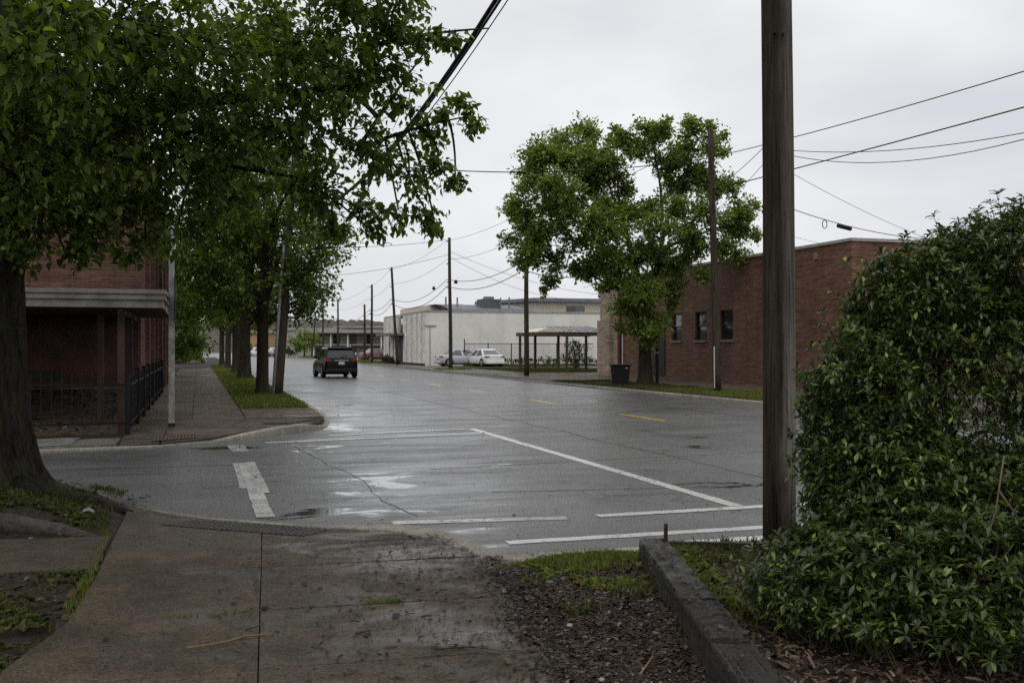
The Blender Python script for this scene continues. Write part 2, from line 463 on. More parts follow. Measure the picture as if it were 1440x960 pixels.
# ------------------------------------------------------------------ building helpers
def tag(o, label=None, cat=None, group=None, kind=None):
    if label: o['label'] = label
    if cat: o['category'] = cat
    if group: o['group'] = group
    if kind: o['kind'] = kind
    return o
def empty(name, loc, label=None, cat=None, group=None, kind=None, rz=0.0):
    o = bpy.data.objects.new(name, None)
    o.empty_display_size = 0.1
    o.location = loc
    o.rotation_euler = (0, 0, rz)
    COL.objects.link(o)
    return tag(o, label, cat, group, kind)
def link(name, me, mat, parent=None):
    if mat is not None and len(me.materials) == 0:
        me.materials.append(mat)
    o = bpy.data.objects.new(name, me)
    COL.objects.link(o)
    o.parent = parent
    return o
def arrmesh(name, V, Fq, smooth=False):
    """V (n,3), Fq (m,k) all faces of the same size"""
    me = bpy.data.meshes.new(name)
    V = np.asarray(V, dtype=np.float32)
    Fq = np.asarray(Fq, dtype=np.int32)
    k = Fq.shape[1]
    me.vertices.add(len(V))
    me.vertices.foreach_set('co', V.ravel())
    me.loops.add(Fq.size)
    me.loops.foreach_set('vertex_index', Fq.ravel())
    me.polygons.add(len(Fq))
    me.polygons.foreach_set('loop_start', np.arange(0, Fq.size, k, dtype=np.int32))
    me.polygons.foreach_set('loop_total', np.full(len(Fq), k, dtype=np.int32))
    me.update(calc_edges=True)
    if smooth:
        me.polygons.foreach_set('use_smooth', np.ones(len(Fq), dtype=bool))
    return me

class MB:
    def __init__(s):
        s.v, s.f = [], []
    def box(s, x0, x1, y0, y1, z0, z1):
        b = len(s.v)
        s.v += [(x0, y0, z0), (x1, y0, z0), (x1, y1, z0), (x0, y1, z0), (x0, y0, z1), (x1, y0, z1), (x1, y1, z1), (x0, y1, z1)]
        s.f += [tuple(b + i for i in q) for q in ((0, 3, 2, 1), (4, 5, 6, 7), (0, 1, 5, 4), (1, 2, 6, 5), (2, 3, 7, 6), (3, 0, 4, 7))]
        return s
    def prism(s, poly, z0, z1):
        """poly: CCW list of (x,y) ; z1 a number or a function of x,y"""
        b, n = len(s.v), len(poly)
        zt = z1 if callable(z1) else (lambda x, y: z1)
        s.v += [(x, y, z0) for x, y in poly] + [(x, y, zt(x, y)) for x, y in poly]
        s.f += [tuple(b + n + i for i in range(n)), tuple(b + n - 1 - i for i in range(n))]
        s.f += [(b + i, b + (i + 1) % n, b + n + (i + 1) % n, b + n + i) for i in range(n)]
        return s
    def beam(s, a, c, w, h, up=(0, 0, 1)):
        a, c = Vector(a), Vector(c)
        d = (c - a).normalized()
        up = Vector(up)
        if abs(d.dot(up)) > 0.99:
            up = Vector((0, 1, 0))
        r = d.cross(up).normalized() * (w / 2)
        q = r.cross(d).normalized() * (h / 2)
        b = len(s.v)
        for e in (a, c):
            s.v += [tuple(e - r - q), tuple(e + r - q), tuple(e + r + q), tuple(e - r + q)]
        s.f += [tuple(b + i for i in q_) for q_ in ((3, 2, 1, 0), (4, 5, 6, 7), (0, 1, 5, 4), (1, 2, 6, 5), (2, 3, 7, 6), (3, 0, 4, 7))]
        return s
    def tube(s, pts, rad, n=8, cap=True):
        pts = [Vector(p) for p in pts]
        if not isinstance(rad, (list, tuple)):
            rad = [rad] * len(pts)
        base = len(s.v)
        ref = Vector((0.31, 0.93, 0.17))
        for i, p in enumerate(pts):
            d = (pts[min(i + 1, len(pts) - 1)] - pts[max(i - 1, 0)])
            d = d.normalized() if d.length > 1e-9 else Vector((0, 0, 1))
            if abs(d.dot(ref)) > 0.95:
                ref = Vector((0.9, -0.2, 0.3))
            a = d.cross(ref).normalized()
            b2 = d.cross(a)
            for k in range(n):
                t = 2 * math.pi * k / n
                s.v.append(tuple(p + (a * math.cos(t) + b2 * math.sin(t)) * rad[i]))
        for i in range(len(pts) - 1):
            for k in range(n):
                k2 = (k + 1) % n
                s.f.append((base + i * n + k, base + i * n + k2, base + (i + 1) * n + k2, base + (i + 1) * n + k))
        if cap:
            s.f.append(tuple(base + k for k in range(n - 1, -1, -1)))
            e = base + (len(pts) - 1) * n
            s.f.append(tuple(e + k for k in range(n)))
        return s
    def quad(s, *q):
        b = len(s.v)
        s.v += [tuple(p) for p in q]
        s.f.append(tuple(range(b, b + len(q))))
        return s
    def mesh(s, name, smooth=False):
        me = bpy.data.meshes.new(name)
        me.from_pydata(s.v, [], s.f)
        me.update()
        if smooth:
            for p in me.polygons:
                p.use_smooth = True
        return me
    def build(s, name, mat, parent=None, smooth=False, bevel=0.0, seg=2):
        o = link(name, s.mesh(name, smooth), mat, parent)
        if bevel:
            b = o.modifiers.new('bevel', 'BEVEL')
            b.width = bevel
            b.segments = seg
            b.limit_method = 'ANGLE'
        return o

# ------------------------------------------------------------------ ground, roads
MB().quad((-3000, -500, -.06), (3000, -500, -.06), (3000, 4000, -.06), (-3000, 4000, -.06)).build('ground', M_GROUND)['kind'] = 'structure'
KX0, KX1 = 2.9, 15.4          # kerb faces of the main road
m = MB()
m.quad((1.0, -60, 0), (20, -60, 0), (20, 320, 0), (1.0, 320, 0))
m.quad((-70, 6, 0), (1.0, 6, 0), (1.0, 19.2, 0), (-70, 19.2, 0))
m.quad((20, 176, 0), (70, 176, 0), (70, 320, 0), (20, 320, 0))
tag(m.build('road', M_ASPH), kind='structure')

def kerb(name, pts, hts, inward, w=0.15, step=2.4, parent=None, ws=None):
    """kerb stones swept along pts; hts height per point; inward = +1 if the land lies to the left of the walking direction"""
    root = parent or empty(name, (0, 0, 0), kind='structure')
    P2 = [Vector((x, y, 0)) for x, y in pts]
    # resample
    ws = ws or [w] * len(pts)
    S, H, W_ = [P2[0]], [hts[0]], [ws[0]]
    for i in range(len(P2) - 1):
        L = (P2[i + 1] - P2[i]).length
        k = max(1, int(round(L / 0.4))) if L < 4 else max(1, int(round(L / step)))
        for j in range(1, k + 1):
            S.append(P2[i].lerp(P2[i + 1], j / k))
            H.append(hts[i] + (hts[i + 1] - hts[i]) * j / k)
            W_.append(ws[i] + (ws[i + 1] - ws[i]) * j / k)
    nrm = []
    for i in range(len(S)):
        d = (S[min(i + 1, len(S) - 1)] - S[max(i - 1, 0)]).normalized()
        nrm.append(Vector((-d.y, d.x, 0)) * inward)
    run, start = 0.0, 0
    cuts = []
    for i in range(1, len(S)):
        run += (S[i] - S[i - 1]).length
        if run >= step - 0.01 or i == len(S) - 1:
            cuts.append((start, i))
            start, run = i, 0.0
    for a, b in cuts:
        mb = MB()
        prof = lambda h, w: [(0.0, -0.05), (0.006, h - 0.035), (0.014, h - 0.014), (0.035, h), (w - 0.02, h + 0.002), (w - .006, h - .008), (w, -0.05)]
        rings = []
        for i in range(a, b + 1):
            p = S[i].copy()
            if i == a and b > a: p = p + (S[i + 1] - p).normalized() * 0.004
            if i == b and b > a: p = p + (S[i - 1] - p).normalized() * 0.004
            h = max(H[i], 0.012)
            rings.append([tuple(p + nrm[i] * o_ + Vector((0, 0, z))) for o_, z in prof(h, W_[i])])
        for r_ in rings:
            mb.v += r_
        n = 7
        for i in range(len(rings) - 1):
            for k in range(n):
                k2 = (k + 1) % n
                q = (i * n + k, i * n + k2, (i + 1) * n + k2, (i + 1) * n + k)
                mb.f.append(q if inward < 0 else q[::-1])
        mb.f.append(tuple(range(n)))
        mb.f.append(tuple((len(rings) - 1) * n + k for k in range(n - 1, -1, -1)))
        mb.build('kerb_stone', M_KERB, root, bevel=0.0)
    return root

HB = 0.12
# near corner block: outline of the kerb face
near_pts = [(7.0, -40), (7.0, 6.5), (6.7, 7.15), (6.1, 7.42), (4.0, 7.44), (2.42, 7.46), (2.24, 7.62), (2.17, 8.15), (1.98, 8.75), (1.72, 9.10), (1.42, 9.22), (1.15, 9.24),
            (0.66, 9.64), (0.14, 10.05), (-0.61, 10.77), (-1.35, 11.75), (-2.6, 12.55), (-5, 12.8), (-60, 12.8)]
near_h = [HB, HB, .05, .03, .03, .04, .06] + [.062, .045, .034, .026, .018, .014, .016, .05, .09, .11, HB, HB]
kerb('kerb_near_corner', near_pts, near_h, +1, step=1.9, ws=[.2, .2, .28, .28, .28, .30, .32, .33, .33, .32, .24, .10, .08, .08, .10, .15, .15, .15, .15])
near_in = [(6.87, -40), (6.87, 6.4), (6.6, 7.03), (6.05, 7.28), (4.0, 7.30), (2.36, 7.32), (2.1, 7.55), (2.03, 8.1), (1.85, 8.66), (1.62, 8.98), (1.38, 9.08), (1.10, 9.10), (.58, 9.52), (.05, 9.94),
           (-.71, 10.68), (-1.45, 11.63), (-2.65, 12.41), (-5, 12.66), (-60, 12.66), (-60, -40)]
def near_z(x, y):
    # ground level of the near block just below the paving
    e = -0.098 * max(0.0, min(1.0, (y - (8.3 - .95 * max(0.0, min(1.0, (x + .2) / 1.2)))) / 1.45)) * max(0.0, min(1.0, (2.5 - x) / 0.3)) * max(0.0, min(1.0, (x + 0.9) / 0.7))
    return 0.10 + e
def grid_fill(name, poly, mat, zf, step=0.35, kind='structure'):
    """sheet inside a polygon, cut on a grid so that it can follow the height zf"""
    bm = bmesh.new()
    vs = [bm.verts.new((x, y, 0)) for x, y in poly]
    bm.faces.new(vs)
    xs = [p[0] for p in poly]; ys = [p[1] for p in poly]
    x = max(min(xs), -6)
    while x < min(max(xs), 8):
        bmesh.ops.bisect_plane(bm, geom=bm.verts[:] + bm.edges[:] + bm.faces[:], plane_co=(x, 0, 0), plane_no=(1, 0, 0)); x += step
    y = max(min(ys), 3)
    while y < min(max(ys), 24):
        bmesh.ops.bisect_plane(bm, geom=bm.verts[:] + bm.edges[:] + bm.faces[:], plane_co=(0, y, 0), plane_no=(0, 1, 0)); y += step
    for v in bm.verts:
        v.co.z = zf(v.co.x, v.co.y)
    bmesh.ops.recalc_face_normals(bm, faces=bm.faces)
    for f in bm.faces:
        if f.normal.z < 0: f.normal_flip()
    me = bpy.data.meshes.new(name)
    bm.to_mesh(me); bm.free()
    o = link(name, me, mat)
    o['kind'] = kind
    return o
def soil_z(x, y):
    xe = 1.60 + .15 * (y - 4.4) - .04 if y < 7.0 else 2.0
    b = near_z(x, y) - (0.05 if (-.72 if y > 5.9 else -1.3) < x < xe else 0.0)
    if x > 2.0 and y > 6.4:
        b -= .10 * min(1, (y - 6.4) / .65)
    if x > xe and y < 6.8:
        b += .03
    if x > 1.95 and y < 7.3:
        b += 0.05 * min(1, (x - 1.95) / 0.5) * max(0, min(1, (7.1 - y) / 0.4)) + 0.012 * math.sin(x * 5 + y * 3) * max(0, min(1, (7.1 - y) / .3))
    if x < -0.7:
        b += 0.05 * min(1, (-0.7 - x) / 0.8) * (0.0 if 7.3 < y < 9.1 else 1.0) + 0.015 * math.sin(x * 4 + y * 5)
        b += 0.12 * math.exp(-(((x + 2.1) / 0.9) ** 2 + ((y - 11.3) / 0.8) ** 2))
    return b
grid_fill('verge_soil', near_in, M_SOIL, soil_z)

def inset(poly, g):
    c = (sum(p[0] for p in poly) / len(poly), sum(p[1] for p in poly) / len(poly))
    out = []
    n = len(poly)
    for i in range(n):
        a, b, d = Vector((*poly[i - 1], 0)), Vector((*poly[i], 0)), Vector((*poly[(i + 1) % n], 0))
        e1, e2 = (b - a).normalized(), (d - b).normalized()
        n1_, n2_ = Vector((-e1.y, e1.x, 0)), Vector((-e2.y, e2.x, 0))
        k = (n1_ + n2_)
        k = k / max(0.3, (1 + n1_.dot(n2_)))
        q = b + k * g
        out.append((q.x, q.y))
    return out
def slab(poly, parent, mat, z=None, name='slab', gap=0.006, thick=0.12, tilt=0.004):
    a = sum(poly[i - 1][0] * poly[i][1] - poly[i][0] * poly[i - 1][1] for i in range(len(poly)))
    if a < 0: poly = poly[::-1]
    tx, ty = random.uniform(-tilt, tilt), random.uniform(-tilt, tilt)
    zf = z or (lambda x, y: 0.12)
    c = (sum(p[0] for p in poly) / len(poly), sum(p[1] for p in poly) / len(poly))
    mb = MB()
    q = inset(poly, gap)
    mb.prism(q, -0.02, lambda x, y: zf(x, y) + tx * (x - c[0]) + ty * (y - c[1]))
    return mb.build(name, mat, parent, bevel=0.0035, seg=2)

nw = empty('sidewalk_near', (0, 0, 0), kind='structure')
WZ = lambda x, y: near_z(x, y) + 0.022
XL, XM, XR = -0.65, 0.36, 1.98
rows = [2.6, 3.75, 4.88, 5.97, 7.15]
XLE = [-1.9, -1.45, -.95, -.70, -.65]
xm = lambda yy: .42 - .065 * (7.15 - yy)
xr = lambda yy: 1.60 + .15 * (yy - 4.4)
for i in range(len(rows) - 1):
    y0, y1 = rows[i], rows[i + 1]
    slab([(XLE[i], y0 + .06), (xm(y0), y0), (xm(y1), y1), (XLE[i + 1], y1 + .06)], nw, M_WALK, WZ, gap=.003)
    slab([(xm(y0), y0), (xr(y0), y0 - .09), (xr(y1), y1 - .09), (xm(y1), y1)], nw, M_WALK, WZ, gap=.003)
XM = .42
def strips(x0, x1, yb, edge, cuts):
    """last row: pieces between y=yb and the kerb edge, cut into cross strips so that the ramp can slope"""
    pass
# last row before the kerb: left and middle bays slope down to the road
def sheet_slab(poly, parent, mat, zf, step=0.25):
    bm = bmesh.new()
    q = inset(poly if sum(poly[i - 1][0] * poly[i][1] - poly[i][0] * poly[i - 1][1] for i in range(len(poly))) > 0 else poly[::-1], 0.002)
    f = bm.faces.new([bm.verts.new((x, y, 0)) for x, y in q])
    xs = [p[0] for p in q]; ys = [p[1] for p in q]
    k = min(xs) + step
    while k < max(xs):
        bmesh.ops.bisect_plane(bm, geom=bm.verts[:] + bm.edges[:] + bm.faces[:], plane_co=(k, 0, 0), plane_no=(1, 0, 0)); k += step
    k = min(ys) + step
    while k < max(ys):
        bmesh.ops.bisect_plane(bm, geom=bm.verts[:] + bm.edges[:] + bm.faces[:], plane_co=(0, k, 0), plane_no=(0, 1, 0)); k += step
    for v in bm.verts:
        v.co.z = zf(v.co.x, v.co.y)
    top = bm.faces[:]
    ext = bmesh.ops.extrude_face_region(bm, geom=top)
    for e in ext['geom']:
        if isinstance(e, bmesh.types.BMVert):
            e.co.z += 0.0
    for v in [v for f_ in top for v in f_.verts]:
        v.co.z = -0.03
    bmesh.ops.recalc_face_normals(bm, faces=bm.faces)
    me = bpy.data.meshes.new('slab')
    bm.to_mesh(me); bm.free()
    return link('slab', me, mat, parent)
RZ = lambda x, y: near_z(x, y) + 0.024
XE = .56
sheet_slab([(XL, 7.21), (XM, 7.15), (XE, 9.50), (.05, 9.92), (-.30, 10.24), (-.65, 10.55)], nw, M_WALK, RZ)
sheet_slab([(XM, 7.15), (1.98, 7.06), (1.90, 7.5), (1.825, 8.05), (1.67, 8.55), (1.50, 8.79), (1.33, 8.93), (1.10, 9.06), (XE + .01, 9.50)], nw, M_WALK, RZ)
slab([(-3.2, 7.55), (XL - .02, 7.42), (XL - .02, 8.62), (-3.2, 8.95)], nw, M_WALK, lambda x, y: .135)
slab([(-5.6, 7.7), (-3.22, 7.55), (-3.22, 8.95), (-5.6, 9.1)], nw, M_WALK, lambda x, y: .135)

def tactile(name, origin, ex, ey, nx, ny, zf, mat, parent, sp=0.062):
    """truncated domes in a grid, joined: too small to pick apart"""
    V, Fq = [], []
    ex, ey = Vector((*ex, 0)).normalized(), Vector((*ey, 0)).normalized()
    for i in range(nx):
        for j in range(ny):
            c = Vector((*origin, 0)) + ex * (i + .5) * sp + ey * (j + .5) * sp
            z = zf(c.x, c.y)
            b = len(V)
            for rr, h in ((0.023, 0.0), (0.012, 0.010)):
                for k in range(6):
                    t = k * math.pi / 3
                    V.append((c.x + rr * math.cos(t), c.y + rr * math.sin(t), z + h))
            for k in range(6):
                Fq.append((b + k, b + (k + 1) % 6, b + 6 + (k + 1) % 6, b + 6 + k))
            Fq.append((b + 6, b + 7, b + 8, b + 9)); Fq.append((b + 6, b + 9, b + 10, b + 11))
    o = link(name, arrmesh(name, V, Fq), mat, parent)
    o['kind'] = 'stuff'
    return o
# near ramp: strip of domes along the road edge
e = Vector((-1.1, 0.86)).normalized()
pad = MB()
pa, pb = Vector((1.12, 8.98)), Vector((-.06, 9.88))
nn = Vector((-e.y, e.x)) if (-e.y) < 0 else Vector((e.y, -e.x))
nn = Vector((-0.616, -0.788))
def padquad(pa, pb, nn, depth, zf, name, mat, parent, n=8):
    mb = MB()
    for i in range(n):
        a = pa.lerp(pb, i / n); b = pa.lerp(pb, (i + 1) / n)
        for j in range(3):
            q = [a + nn * depth * j / 3, b + nn * depth * j / 3, b + nn * depth * (j + 1) / 3, a + nn * depth * (j + 1) / 3]
            pts = [(p.x, p.y, zf(p.x, p.y)) for p in q]
            nz = (Vector(pts[1]) - Vector(pts[0])).cross(Vector(pts[2]) - Vector(pts[0])).z
            mb.quad(*(pts if nz > 0 else pts[::-1]))
    return mb.build(name, mat, parent)
tp = padquad(pa, pb, nn, 0.44, lambda x, y: RZ(x, y) + 0.006, 'tactile_pad', M_TACT, nw)
tactile('tactile_domes', (pa.x, pa.y), (pb - pa), nn, 23, 7, lambda x, y: RZ(x, y) + 0.006, M_TACT, tp)

# far left corner block
fl_pts = [(-60, 16.4), (-2.8, 16.98), (-.60, 17.5), (.30, 17.98), (.9, 18.75), (1.5, 19.5), (2.05, 20.1), (2.4, 20.6), (2.65, 21.3), (2.82, 22.4), (2.88, 24.0), (KX0, 27), (KX0, 60), (KX0, 170)]
fl_h = [.09, .06, .03, .04, .10, .14, .14, .06, .02, .03, HB, HB, HB, HB]
kerb('kerb_left', fl_pts, fl_h, +1, step=3.0)
fl_in = [(-60, 16.54), (-2.8, 17.12), (-.64, 17.64), (.24, 18.12), (.78, 18.84), (1.38, 19.6), (1.93, 20.2), (2.27, 20.68), (2.52, 21.36), (2.68, 22.4), (2.74, 24), (2.76, 27), (2.76, 170), (-60, 170)]
grid_fill('verge_soil_left', fl_in, M_SOIL, lambda x, y: 0.10 if y > 18.5 else 0.03, 1.2)
fw = empty('sidewalk_left', (0, 0, 0), kind='structure')
FZ = lambda x, y: max(.045, 0.12 if y > 18.9 else 0.12 - 0.055 * (18.9 - y) / 1.2)
slab([(-.60, 17.66), (.22, 18.14), (.76, 18.86), (1.36, 19.62), (.6, 20.1), (-.55, 19.6)], fw, M_WALK2, FZ)
slab([(1.38, 19.64), (1.91, 20.22), (2.25, 20.7), (2.5, 21.38), (2.66, 22.4), (.98, 22.3), (.62, 20.12)], fw, M_WALK2, lambda x, y: .122 - .04 * max(0, min(1, (x - 1.7) / 1.0)))
slab([(.98, 22.3), (2.66, 22.4), (2.73, 24), (2.75, 26.0), (1.0, 25.9)], fw, M_WALK2)
slab([(-1.25, 17.5), (-.62, 17.65), (-.57, 19.62), (-1.25, 19.62)], fw, M_WALK2, FZ)
slab([(-.57, 19.62), (.6, 20.12), (.96, 22.3), (-1.25, 22.2), (-1.25, 19.62)], fw, M_WALK2)
slab([(-3.3, 17.02), (-1.28, 17.49), (-1.28, 18.92), (-3.3, 18.92)], fw, M_LOT, lambda x, y: .08)
slab([(-7.3, 16.95), (-3.32, 17.02), (-3.32, 18.92), (-7.3, 18.92)], fw, M_LOT, lambda x, y: .08)
y = 22.3
while y < 78:
    h = 1.55 if y < 50 else 3.1
    slab([(-1.25, y), (-.12, y), (-.12, y + h), (-1.25, y + h)], fw, M_WALK2)
    slab([(-.12, y), (.98, y), (.98, y + h), (-.12, y + h)], fw, M_WALK2)
    y += h
slab([(-1.25, y), (.98, y), (.98, 170), (-1.25, 170)], fw, M_WALK2)
for y in (37.8, 55.5, 68.5):
    slab([(1.0, y), (2.74, y), (2.74, y + 1.5), (1.0, y + 1.5)], fw, M_WALK2)
tp2 = padquad(Vector((-.75, 17.78)), Vector((.0, 18.12)), Vector((0, 1)), .5, lambda x, y: FZ(x, y) + .012, 'tactile_pad', M_TACTR, fw)
tactile('tactile_domes', (-.75, 17.78), (.75, .34), (0, 1), 13, 8, lambda x, y: FZ(x, y) + .012, M_TACTR, tp2)
tp3 = padquad(Vector((1.75, 20.45)), Vector((2.4, 21.9)), Vector((-.91, .41)), .6, lambda x, y: .134 - .04 * max(0, min(1, (x - 1.7) / 1.0)), 'tactile_pad', M_TACT, fw)
tactile('tactile_domes', (1.75, 20.45), (.65, 1.45), (-.91, .41), 25, 9, lambda x, y: .134 - .04 * max(0, min(1, (x - 1.7) / 1.0)), M_TACT, tp3)
tp4 = padquad(Vector((-3.1, 17.12)), Vector((-1.95, 17.40)), Vector((0, 1)), 1.4, lambda x, y: .092, 'tactile_pad', M_TACTW, fw)
tactile('tactile_domes', (-3.1, 17.12), (1.15, .28), (0, 1), 18, 22, lambda x, y: .092, M_TACTW, tp4)

# right hand side block
kerb('kerb_right', [(KX1, 170), (KX1, 120), (KX1, 70), (KX1, 20), (KX1, 8), (KX1, -40)], [HB, HB, .05, HB, HB, HB], +1, step=3.0)
tag(MB().quad((15.55, -40, .10), (120, -40, .10), (120, 174, .10), (15.55, 174, .10)).build('lot_pavement', M_LOT), kind='structure')
rw = empty('sidewalk_right', (0, 0, 0), kind='structure')
y = 10.0
while y < 57:
    slab([(18.6, y), (20.2, y), (20.2, y + 1.8), (18.6, y + 1.8)], rw, M_WALK2)
    slab([(20.2, y), (21.9, y), (21.9, y + 1.8), (20.2, y + 1.8)], rw, M_WALK2)
    if y > 44:
        slab([(15.58, y), (18.6, y), (18.6, y + 1.8), (15.58, y + 1.8)], rw, M_WALK2)
    y += 1.8
tag(MB().box(15.56, 18.58, 12, 44, .09, .118).build('verge_soil_right', M_SOIL), kind='structure')
tag(MB().box(19.5, 27.5, 58.2, 80, .09, .125).build('lawn', simple('lawn_soil', (0.05, 0.055, 0.02), 0.9)), kind='structure')

# ------------------------------------------------------------------ road paint
def paint(name, poly, mat, label, z=0.004, cat='road marking', group=None):
    a = sum(poly[i - 1][0] * poly[i][1] - poly[i][0] * poly[i - 1][1] for i in range(len(poly)))
    if a < 0: poly = poly[::-1]
    o = MB().quad(*[(x, y, z) for x, y in poly]).build(name, mat)
    return tag(o, label, cat, group, 'structure')
def stripe(name, a, b, w, mat, label, z=0.004, group=None):
    a, b = Vector(a), Vector(b)
    d = (b - a).normalized()
    n = Vector((-d.y, d.x)) * w / 2
    k = max(3, int((b - a).length / .12))
    mb = MB()
    for i in range(k + 1):
        p = a.lerp(b, i / k) + (d * random.uniform(-.05, .05) if i in (0, k) else Vector((0, 0)))
        l_, r_ = p + n * random.uniform(.84, 1.06), p - n * random.uniform(.84, 1.06)
        mb.v += [(l_.x, l_.y, z), (r_.x, r_.y, z)]
    mb.f += [(2 * i, 2 * i + 1, 2 * i + 3, 2 * i + 2) for i in range(k)]
    return tag(mb.build(name, mat), label, 'road marking', group, 'structure')
stripe('lane_line', (5.36, 9.16), (5.32, 19.62), .17, M_WHITE, 'long white line joining the two crosswalks along the road')
stripe('crosswalk_line', (2.3, 18.87), (5.25, 19.62), .17, M_WHITE, 'far white crosswalk line meeting the tip of the long lane line', z=.006)
stripe('crosswalk_line', (1.1, 17.80), (5.25, 18.56), .17, M_WHITE, 'white crosswalk line in front of the far corner kerb')
stripe('crosswalk_line', (1.72, 9.30), (3.36, 9.06), .19, M_WHITEW, 'broken white line piece running from the near corner kerb')
stripe('crosswalk_line', (3.76, 9.06), (12.0, 9.18), .17, M_WHITE, 'white crosswalk line touching the near end of the lane line', z=.006)
stripe('crosswalk_line', (2.45, 8.05), (12.0, 8.0), .16, M_WHITE, 'white crosswalk line closest to the verge grass and iron spike')
stripe('stop_line', (3.95, 7.36 + .16), (9.0, 7.36 + .2), .3, M_WHITE, 'short wide white bar beside the wooden pole and planting bed', z=.005)
sb0 = empty('stop_line', (.6, 12, 0), 'broad white stop bar of overlapping strips across the side street', 'road marking', None, 'structure')
for x0, x1, y0, y1, z in ((.47, .60, 12.1, 14.78, .004), (.54, .71, 9.95, 14.75, .007), (.645, .78, 11.6, 14.8, .010)):
    yy = y0
    while yy < y1 - .05:
        h_ = min(random.uniform(.25, .5), y1 - yy)
        o = MB().quad((x0 + random.uniform(-.008, .008), yy, z), (x1 + random.uniform(-.008, .008), yy, z), (x1, yy + h_ - .008, z), (x0, yy + h_ - .008, z)).build('paint_strip', M_WHITE)
        o.parent = sb0; o.matrix_parent_inverse = Matrix.Translation((-.6, -12, 0))
        yy += h_
paint('stop_line', [(.46, 17.5), (.74, 17.5), (.78, 16.4), (.52, 16.4)], M_WHITEW, 'small worn white paint patch by the far ramp')
for y0, y1 in ((12.8, 15.2), (20.4, 22.9), (27.6, 30.0), (34.9, 37.4), (42.0, 44.5), (49, 51.5), (56, 58.5), (63, 65.5)):
    stripe('centre_dash', (10.05, y0), (10.05, y1), .16, M_YELLOW, 'yellow dash of the broken centre line along the wet road', group='yellow centre line dashes')

M_TAR = simple('tar_seam', (0.030, 0.029, 0.028), 0.5, 0.4, 6)
def seam(a, b, w, label, wob=.06):
    a, b = Vector(a), Vector(b)
    n_ = max(8, int((b - a).length / .35))
    d = (b - a).normalized(); q = Vector((-d.y, d.x))
    mb = MB(); off = 0.0
    for i in range(n_ + 1):
        off = off * .8 + random.uniform(-wob, wob) * .5
        p_ = a.lerp(b, i / n_) + q * off
        h_ = w * random.uniform(.35, 1.2) / 2
        mb.v += [(p_.x + q.x * h_, p_.y + q.y * h_, .0022), (p_.x - q.x * h_, p_.y - q.y * h_, .0022)]
    mb.f += [(2 * i, 2 * i + 1, 2 * i + 3, 2 * i + 2) for i in range(n_)]
    tag(mb.build('road_seam', M_TAR), label, 'road seam', None, 'structure')
seam((6.9, 10.2), (6.7, 48), .035, 'long dark seam running along the lane beside the white line')
seam((12.6, 9.5), (12.4, 60), .035, 'long dark seam in the lane by the far kerb')
seam((1.5, 18.0), (2.0, 9.6), .014, 'crooked crack where the side street meets the main road', .12)
seam((3.0, 13.3), (10.0, 14.1), .03, 'cross crack through the middle of the junction', .1)
seam((6.5, 16.8), (15.2, 17.6), .03, 'cross crack beyond the long white line', .1)
seam((-8, 14.9), (1.2, 14.5), .03, 'crack along the side street near the far corner', .08)
seam((3.2, 10.9), (6.6, 10.4), .025, 'short crack inside the box of white lines', .12)
seam((7.0, 11.5), (14, 12.6), .03, 'crack in the road behind the wooden pole', .1)

# ------------------------------------------------------------------ poles
def pole(name, base, top, r0, r1, mat, label, group=None, extras=None):
    base, top = Vector(base), Vector(top)
    root = empty(name, base, label, 'pole', group)
    k = 14
    pts, rad = [], []
    L = top - base
    for i in range(k + 1):
        t = i / k
        w = Vector((math.sin(t * 5 + base.y) * .02, math.cos(t * 4 + base.x) * .02, 0)) * math.sin(t * math.pi)
        pts.append(L * t + w)
        rad.append(r0 + (r1 - r0) * t)
    pts[0] = pts[0] + Vector((0, 0, -.1))
    mb = MB()
    mb.tube(pts, rad, 20)
    mb.build('shaft', mat, root, smooth=True)
    if extras: extras(root, L, r0, r1)
    return root
def near_extras(root, L, r0, r1):
    # two bolt holes with plugs and a staple strip facing the street corner
    to_cam = Vector((-4.4, -6.9, 0)).normalized()
    side = Vector((to_cam.y, -to_cam.x, 0))
    for k, (s_, z) in enumerate(((-.035, 4.02), (.03, 4.0))):
        c = to_cam * (r0 - .028) - side * s_ + Vector((0, 0, z))
        MB().tube([c, c + to_cam * .035], .011, 8).build('bolt', M_IRON, root)
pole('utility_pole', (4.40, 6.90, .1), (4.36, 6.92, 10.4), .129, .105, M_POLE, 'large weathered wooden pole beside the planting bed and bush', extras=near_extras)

def row_extras(root, L, r0, r1):
    for z in (.97, .80, .66, .62):
        c = L * z
        MB().tube([c + Vector((-r1 - .02, -.02, 0)), c + Vector((-r1 - .14, -.02, .02))], .035, 6).build('insulator', M_IRON, root)
def marker(root, L, r0, r1):
    row_extras(root, L, r0, r1)
    MB().beam((-.015 - r0, -r0 * .5, .15), (-.03 - r0, -r0 * .5, 1.6), .03, .03).build('cable_guard', M_TINROOF, root)
RX = 17.3
ROW = [(31.0, 9.2, (-.28, 0), 'wooden pole leaning slightly in front of the brick wall windows', marker),
       (52.2, 9.3, (.02, 0), 'plain wooden pole on the pavement beside the metal carport', row_extras),
       (69.5, 9.5, (-.1, 0), 'tall wooden pole standing in grass by the parked silver car', row_extras),
       (89.5, 8.9, (-.55, 0), 'leaning dark pole in front of the ribbed white facade', row_extras),
       (103.5, 8.2, (0, 0), 'dark pole just past the end of the ribbed white building', row_extras),
       (112, 6.5, (0, 0), 'short thin pole beside the parked red car', row_extras),
       (130, 7.9, (0, 0), 'far slender pole in front of the long gallery building', row_extras),
       (146, 9.0, (0, 0), 'tallest far pole near the small round street tree', row_extras),
       (161, 7.1, (.6, 0), 'farthest short pole behind the small round street tree', row_extras)]
